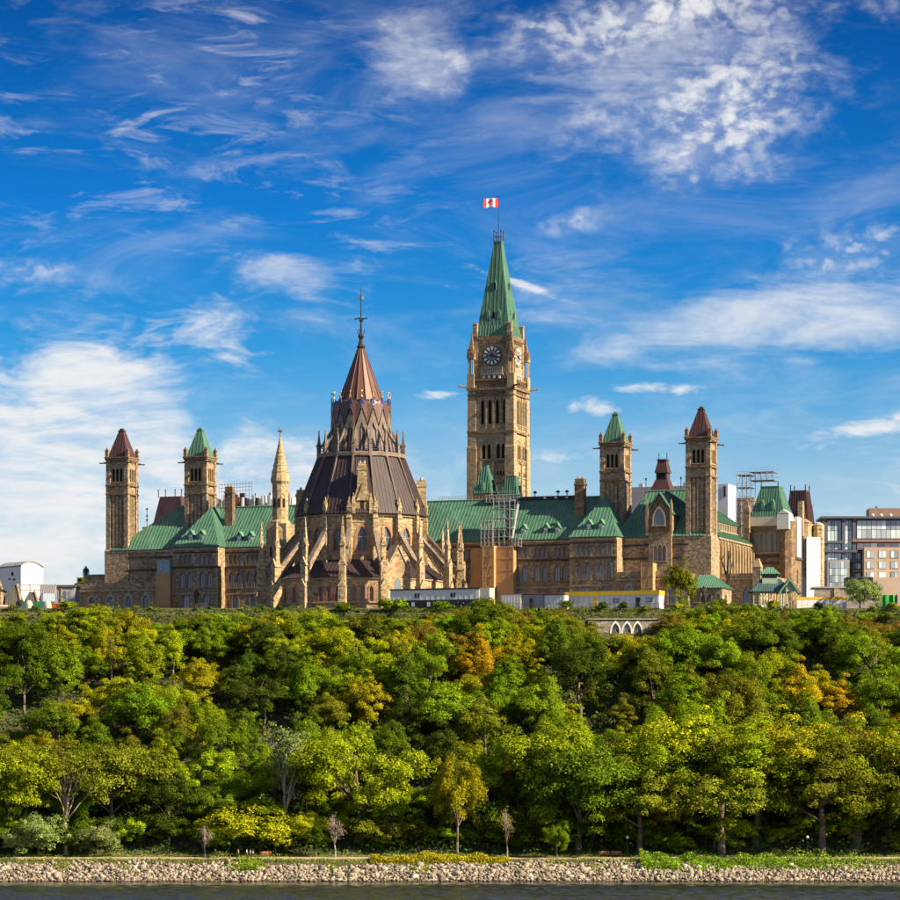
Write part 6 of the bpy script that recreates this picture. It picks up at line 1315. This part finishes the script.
for u in (a + .2, (a + b) / 2, b - .2):
    for yy in (806.1, 808.9): m = MB(); m.bar((u, yy, zb - .2), (u, yy, ZW(607, 806)), .13, 6); part('post', m, M['black'], t)
bx(t, 'box', 'grey', a + 1.2, b - 1.2, 807, 808.6, zb - .2, zb + .8)
# ------------------------------------------------------------------ town on the left
LY = 872.0; X_ = lambda x: XW(x, LY); Z_ = lambda y: ZW(y, LY)
t = thing('curved_roof_hall', 'white hall with curved grey roof at the edge of the hill', 'building', X_(12), LY, zg, world=True)
o_ = (X_(21), LY); ph = R(-38)
m = MB(); L1, L2 = 10.0, 6.4
arcp = [(L2 * i / 8, Z_(566.5) + 1.2 * math.sin(R(180) * i / 8)) for i in range(9)]
m.prism([(0, zg)] + arcp + [(L2, zg)], o_, R(40), 0, L1); 
part('body', m, M['white'], t)
m = MB(); m.prism([(p - .1 + .2 * i / 8, q + .03) for i, (p, q) in enumerate(arcp)] + [(p - .1 + .2 * (8 - i) / 8, q + .35) for i, (p, q) in enumerate(reversed(arcp))], o_, R(40), -.25, L1 + .2); part('roof', m, M['grey'], t)
for a_, z0, z1 in ((-4.2, 571.5, 575), (-3.5, 578, 580), (-5.4, 577.5, 579)): m = MB(); m.prism([(a_, Z_(z1)), (a_ + .9, Z_(z1)), (a_ + .9, Z_(z0)), (a_, Z_(z0))], o_, R(-50), -.06, -.004); part('window', m, M['dark'], t)
t = thing('truss_gantry', 'grey lattice gantry with striped sheeting in front of the white hall', 'gantry', X_(36), LY - 7, zg, world=True); yy = LY - 7; XX = lambda x: XW(x, yy); ZZ = lambda y: ZW(y, yy)
for x in (18, 30, 42, 56): m = MB(); m.bar((XX(x), yy, zg), (XX(x), yy, ZZ(584)), .12, 6); part('post', m, M['grey'], t)
for y in (585, 590): m = MB(); m.bar((XX(16), yy, ZZ(y)), (XX(56), yy, ZZ(y)), .1, 6); part('chord', m, M['grey'], t)
for i in range(14): m = MB(); m.bar((XX(16 + 1.7 * i), yy, ZZ(585 + 5 * (i % 2))), (XX(17.7 + 1.7 * i), yy, ZZ(585 + 5 * ((i + 1) % 2))), .07, 4); part('lattice', m, M['steel'], t)
bx(t, 'sheeting', 'palewall', XX(40), XX(56), yy - .2, yy - .12, ZZ(593.5), ZZ(584.5))
for i in range(7): m = MB(); m.prism([(XX(40.2 + 2.2 * i), ZZ(593.3)), (XX(40.9 + 2.2 * i), ZZ(593.3)), (XX(42.4 + 2.2 * i), ZZ(584.7)), (XX(41.7 + 2.2 * i), ZZ(584.7))], (0, yy), 0, -.24, -.205); part('stripe', m, M['grey'], t)
M['slate'] = metal_roof('grey_slate', (0.075, 0.07, 0.07), (0.13, 0.12, 0.11), .7)
for x0, x1, xr, y0, y1, Y, lab in ((3, 23, 13, 584, 602, 852, 'steep dark slate roofed house with pale hip at the hill edge'), (20, 41, 33, 591, 606, 848, 'low dark slate roofed house next to the lattice gantry'), (-14, 2, -8, 577, 604, 850, 'ochre gabled house cut by the edge of the view')):
    t = thing('old_house', lab, 'house', XW((x0 + x1) / 2, Y), Y, zg, world=True); a, b = XW(x0, Y), XW(x1, Y); zm = zg + 1.2 if x0 > 0 else ZW(590, Y)
    bx(t, 'wall', 'cream' if x0 > 0 else 'stone_pale', a + .2, b - .2, Y, Y + 8, zg, zm + .1); x, y = MB(), MB()
    for f_ in hip(a, b, Y, Y + 8, zm, a + (b - a) * .35, a + (b - a) * .6, Y + 4, ZW(y0, Y), .3): roof_face(x, y, f_, .7, .06)
    ro = part('roof', x, M['slate'], t); part('seams', y, M['slate'], ro)
    m = MB(); m.bar((b, Y - .3, zm + .1), (a + (b - a) * .6, Y + 4, ZW(y0, Y) + .1), .3, 6); part('hip_ridge', m, M['stone_pale'], t)
    bx(t, 'dormer', 'cream', a + (b - a) * .42, a + (b - a) * .55, Y - .1, Y + 2, zm + .6, zm + 1.7)
t = thing('flat_roof_building', 'flat grey building with dark cornice between hoarding and parliament', 'building', X_(64), LY - 5, zg, world=True); yy = LY - 5
bx(t, 'wall', 'grey', XW(55, yy), XW(75, yy), yy, yy + 10, zg, ZW(587, yy)); bx(t, 'cornice', 'slate', XW(54, yy), XW(76, yy), yy - .4, yy + 10, ZW(587, yy), ZW(585, yy))
for x in (58, 63, 69): bx(t, 'window', 'glass', XW(x, yy), XW(x + 3, yy), yy - .06, yy - .003, ZW(599, yy), ZW(591, yy))
bx(t, 'pilaster', 'stone_pale', XW(61, yy), XW(62.6, yy), yy - .3, yy - .003, zg, ZW(588, yy))
t = thing('green_hoarding', 'long dark green site hoarding beside the parliament block', 'hoarding', XW(48, 838), 838, zg, world=True); M['greenpaint'] = plain('green_paint', (0.02, 0.16, 0.10), .6, .2)
for i in range(11): a = XW(22 + 4.7 * i, 838); bx(t, 'panel', 'greenpaint', a, a + XW(4.55, 838) - XW(0, 838), 838, 838.15, zg - .05, ZW(601.5, 838) - (0.5 if i == 7 else 0))
for x, lab in ((29, 'rounded pale tent with cream top nearest the old houses'), (47.5, 'rounded pale tent with cream top beside the orange skip')):
    Y = 830; t = thing('site_tent', lab, 'tent', XW(x, Y), Y, zg, world=True); m = MB(); m.lathe(XW(x, Y), Y, [(.9, zg - .05), (.9, zg + 1.7), (.7, zg + 2.3), (.3, zg + 2.7), (.03, zg + 2.8)], 12); part('canvas', m, M['cream'], t); m = MB(); m.lathe(XW(x, Y), Y, [(.95, zg + .1), (.95, zg + .9)], 12, 0, False); part('skirt', m, M['greenpaint'], t)
t = thing('white_van', 'small white box van parked before the old houses', 'van', XW(4, 835), 835, zg, world=True); a = XW(-2, 835); b = XW(9, 835)
bx(t, 'body', 'white', a, b, 835, 837, zg + .4, ZW(605, 835)); bx(t, 'stripe', 'redtrim', a, b, 834.94, 834.995, ZW(608, 835), ZW(606.5, 835))
for u in (a + .5, b - .5): m = MB(); m.lathe(0, 0, [(.36, -.12), (.36, .12)], 12); m.v = [(u + p, 834.97 + r_, zg + .36 + q) for p, q, r_ in m.v]; part('wheel', m, M['black'], t)
t = thing('orange_skip', 'orange red waste skip beside the green hoarding', 'skip', XW(60, 832), 832, zg, world=True); M['orange'] = plain('orange_paint', (0.65, 0.10, 0.02), .6, .2); m = MB(); m.prism([(XW(52, 832), zg), (XW(66, 832), zg), (XW(68, 832), zg + 2.2), (XW(50.5, 832), zg + 2.2)], (0, 832), 0, 0, 2.2); part('bin', m, M['orange'], t); m = MB(); m.box(XW(50, 832), XW(68.5, 832), 831.85, 831.99, zg + 2.0, zg + 2.25); part('rim', m, M['redtrim'], t)
# yellow digger roof and dark statue group on the low block
t = thing('yellow_machine', 'bright yellow machine cab peeping over the low arched block', 'machine', U(80.5, 8), 8, GZ); u0, u1 = U(77, 8), U(85, 8); zt_ = ZP(577.5, 80, 8)
bx(t, 'cab', 'yellow', u0, u1, 8, 10, zt_ - 1.4, zt_); bx(t, 'window', 'dark', u0 + .3, u1 - 1.0, 7.94, 7.995, zt_ - 1.0, zt_ - .3); bx(t, 'chassis', 'black', u0 - .4, u1 + .4, 7.6, 10.4, GZ + .5, zt_ - 1.4)
for i in (0, 1): m = MB(); m.lathe(0, 0, [(.55, -.2), (.55, .2)], 12); m.v = [(u0 + .2 + i * (u1 - u0 - .4) + p, 7.6 + r_, GZ + .5 + q) for p, q, r_ in m.v]; part('wheel', m, M['black'], t)
t = thing('link_building', 'low stone range with thin green roof behind the low arched block', 'building', U(95, 5), 5, GZ); bx(t, 'wall', 'stone', U(85, 5), U(104, 5), 5, 9, GZ, ZP(577, 95, 5)); bx(t, 'roof', 'copper', U(84, 5), U(104.3, 5), 4.6, 9.4, ZP(577, 95, 5), ZP(574.5, 95, 5))
def figure_mesh(scale=1.0, arm='down'):
    """standing figure grown over a skeleton as one skin"""
    J = {'pel': (0, 0, .95, .15, .11), 'che': (0, 0, 1.32, .17, .12), 'nek': (0, 0, 1.52, .065, .065), 'hd1': (0, -.02, 1.62, .09, .10), 'hd2': (0, -.02, 1.74, .085, .10)}
    E = [('pel', 'che'), ('che', 'nek'), ('nek', 'hd1'), ('hd1', 'hd2')]
    for s, n in ((-1, 'l'), (1, 'r')):
        st = .10 * s
        J['hip' + n] = (.10 * s, 0, .88, .10, .10); J['kn' + n] = (.11 * s, -st, .50, .065, .07); J['an' + n] = (.12 * s, st * .6 - st, .09, .045, .05); J['to' + n] = (.13 * s, st * .6 - st - .16, .04, .04, .035)
        J['sh' + n] = (.20 * s, 0, 1.42, .07, .07); J['el' + n] = (.27 * s, .03 + st * .5, 1.14, .05, .05); J['wr' + n] = (.27 * s, -.08 + st, .90, .035, .035); J['ha' + n] = (.27 * s, -.11 + st, .80, .03, .045)
        E += [('pel', 'hip' + n), ('hip' + n, 'kn' + n), ('kn' + n, 'an' + n), ('an' + n, 'to' + n), ('che', 'sh' + n), ('sh' + n, 'el' + n), ('el' + n, 'wr' + n), ('wr' + n, 'ha' + n)]
    return J, E
def skin_obj(name, keys, grow, mat, parent, J, E):
    ks = [k for k in J if keys is None or k in keys]; ix = {k: i for i, k in enumerate(ks)}
    me = bpy.data.meshes.new(name); me.from_pydata([J[k][:3] for k in ks], [(ix[a], ix[b]) for a, b in E if a in ix and b in ix], []); me.materials.append(mat)
    o = link(name, me, parent); o.modifiers.new('skin', 'SKIN'); sk = me.skin_vertices[0].data
    for k in ks: sk[ix[k]].radius = (J[k][3] * grow, J[k][4] * grow); sk[ix[k]].use_root = k in ('pel', 'che') and (k == 'pel' or 'pel' not in ix)
    s = o.modifiers.new('sub', 'SUBSURF'); s.levels = s.render_levels = 1; return o
M['skin'] = plain('skin', (0.45, 0.27, 0.19), .6, .05); M['hairm'] = plain('hair', (0.03, 0.02, 0.014), .7)
TOP = {'pel', 'che', 'shl', 'shr', 'ell', 'elr'}; LEG = {'pel', 'hipl', 'hipr', 'knl', 'knr', 'anl', 'anr'}
def person(x, Y, label, shirt, legs, rz, h=1.75):
    X = XW(x, Y); o = thing('person', label, 'person', X, Y, HZ(X, Y) + .03, 'people on the riverside path', world=True); o.rotation_euler = (0, 0, rz); o.scale = (h / 1.82,) * 3
    J, E = figure_mesh(); skin_obj('body', None, 1.0, M['skin'], o, J, E); skin_obj('shirt', TOP, 1.22, plain('shirt_cloth', shirt, .9), o, J, E); skin_obj('trousers', LEG, 1.16, plain('trouser_cloth', legs, .9), o, J, E)
    m = MB(); m.ball((0, .015, 1.75), .115, 8, 6, 1.0); link('hair', m.mesh('hair', M['hairm'], True), o)
    for s in (-1, 1): m = MB(); m.ball((.035 * s, -.115, 1.70), .016, 6, 4); link('eye', m.mesh('eye', M['dark']), o)
    return o
person(238.3, 715, 'person in bright yellow top walking alone on the riverside path', (0.80, 0.70, 0.04), (0.03, 0.03, 0.04), R(-80), 1.9)
person(246.8, 715.4, 'person in white top walking beside the one in blue', (0.75, 0.70, 0.66), (0.35, 0.25, 0.16), R(70), 1.9)
person(250.2, 714.9, 'person in blue jacket walking beside the one in white', (0.10, 0.17, 0.50), (0.05, 0.05, 0.09), R(70), 1.85)
person(253.0, 715.6, 'person in pale grey jacket at the end of the walking group', (0.45, 0.48, 0.55), (0.10, 0.08, 0.07), R(60), 1.8)
# statues
def bronze(x, ybase, ytop_, v, label, u=None):
    u = U(x, v); X, Y = W2(u, v); zb = HZ(X, Y) - .03; z0, z1 = ZP(ybase, x, v), ZP(ytop_, x, v)
    t = thing('statue', label, 'statue', u, v, zb); m = MB(); m.box(u - 1.5, u + 1.5, v - 1.5, v + 1.5, zb, zb + .5); m.frus(u, v, 1.1, 1.1, .9, .9, zb + .5, z0 - .3); m.box(u - 1.15, u + 1.15, v - 1.15, v + 1.15, z0 - .3, z0); part('pedestal', m, M['stone_pale'], t)
    J, E = figure_mesh(); o = skin_obj('figure', None, 1.35, M['bronze'], t, J, E); s = (z1 - z0) / 1.84; o.location = (0, 0, z0 - zb); o.scale = (s, s, s); o.rotation_euler = (0, 0, R(20)); return t
bronze(196.5, 604, 588, -35, 'dark bronze figure on a stone pedestal before the left pavilion')
bronze(463.5, 591, 578, -46, 'small dark bronze figure beside the library buttress and white trailer')
bronze(704, 606, 585, -34, 'dark bronze figure before the small green-roofed house')
bronze(86, 583, 565, 12, 'dark bronze figure standing above the yellow machine cab')
# stone plinth and bare dark tree near the west porch
t = thing('stone_plinth', 'pale stone plinth wall behind the hedge near the bronze on pedestal', 'plinth', U(202, -36), -36, GZ - .1); bx(t, 'block', 'stone_pale', U(199, -36), U(208, -36), -36, -34, GZ - .6, ZP(604, 203, -36)); bx(t, 'cap', 'coping', U(198.3, -36), U(208.7, -36), -36.2, -33.8, ZP(604, 203, -36), ZP(603, 203, -36))
v = -10; u = U(728, v); t = thing('dead_tree', 'dark leafless forked tree standing before the west porch', 'tree', u, v); zt_ = ZP(551, 728, v); m = MB()
m.bar((u, v, GZ), (u - .1, v, 68), .42, 7, .3); m.bar((u - .1, v, 68), (u + .2, v, zt_), .3, 6, .12); m.bar((u - .1, v, 66.5), (u - 1.9, v, zt_ - .8), .24, 6, .14); m.bar((u, v, 65), (u + 1.1, v, 70.5), .2, 6, .08); m.bar((u - 1.5, v, zt_ - 2), (u - 1.0, v, zt_ - 1), .14, 5, .05); m.bar((u + .1, v, 71), (u + .9, v, zt_ - .6), .16, 5, .06); part('trunk', m, M['bronze'], t)
# ------------------------------------------------------------------ benches and lamps by the path
M['wood'] = plain('orange_wood', (0.55, 0.20, 0.08), .7, .2, 2.0)
def bench(x, Y, w_, label):
    X = XW(x, Y); zb = HZ(X, Y); t = thing('park_bench', label, 'bench', X, Y, zb, 'benches by the riverside path', world=True)
    for i in range(3): bx(t, 'seat_slat', 'wood', X - w_ / 2, X + w_ / 2, Y - .5 + .2 * i, Y - .34 + .2 * i, zb + .45, zb + .5)
    for i in range(3): bx(t, 'back_slat', 'wood', X - w_ / 2, X + w_ / 2, Y + .1 + .03 * i, Y + .15 + .03 * i, zb + .62 + .17 * i, zb + .76 + .17 * i)
    for u in (X - w_ / 2 + .25, X + w_ / 2 - .25): bx(t, 'leg', 'iron', u - .05, u + .05, Y - .48, Y - .4, zb - .02, zb + .45); bx(t, 'leg', 'iron', u - .05, u + .05, Y + .05, Y + .13, zb - .02, zb + 1.05)
bench(265.5, 717.8, 2.3, 'orange wooden bench right of the walking people'); bench(604, 718.3, 2.1, 'orange wooden bench of a pair, left of the other under the trees'); bench(616, 718.3, 2.1, 'orange wooden bench of a pair, beside the globe lamp')
def lamp(x, Y, label):
    X = XW(x, Y); zb = HZ(X, Y); t = thing('street_lamp', label, 'lamp', X, Y, zb - .02, 'globe lamps along the riverside path', world=True)
    m = MB(); m.lathe(X, Y, [(.16, zb - .02), (.16, zb + .4), (.08, zb + .55), (.06, zb + 3.4), (.14, zb + 3.5), (.14, zb + 3.58)], 8); part('post', m, M['iron'], t); m = MB(); m.ball((X, Y, zb + 3.85), .32, 10, 7); part('globe', m, M['white'], t, True)
lamp(627.3, 718.5, 'globe lamp on black post beside the pair of orange benches'); lamp(807.5, 718.5, 'globe lamp on black post under the willow row'); lamp(275.5, 719.5, 'globe lamp on black post behind the orange bench near the people')
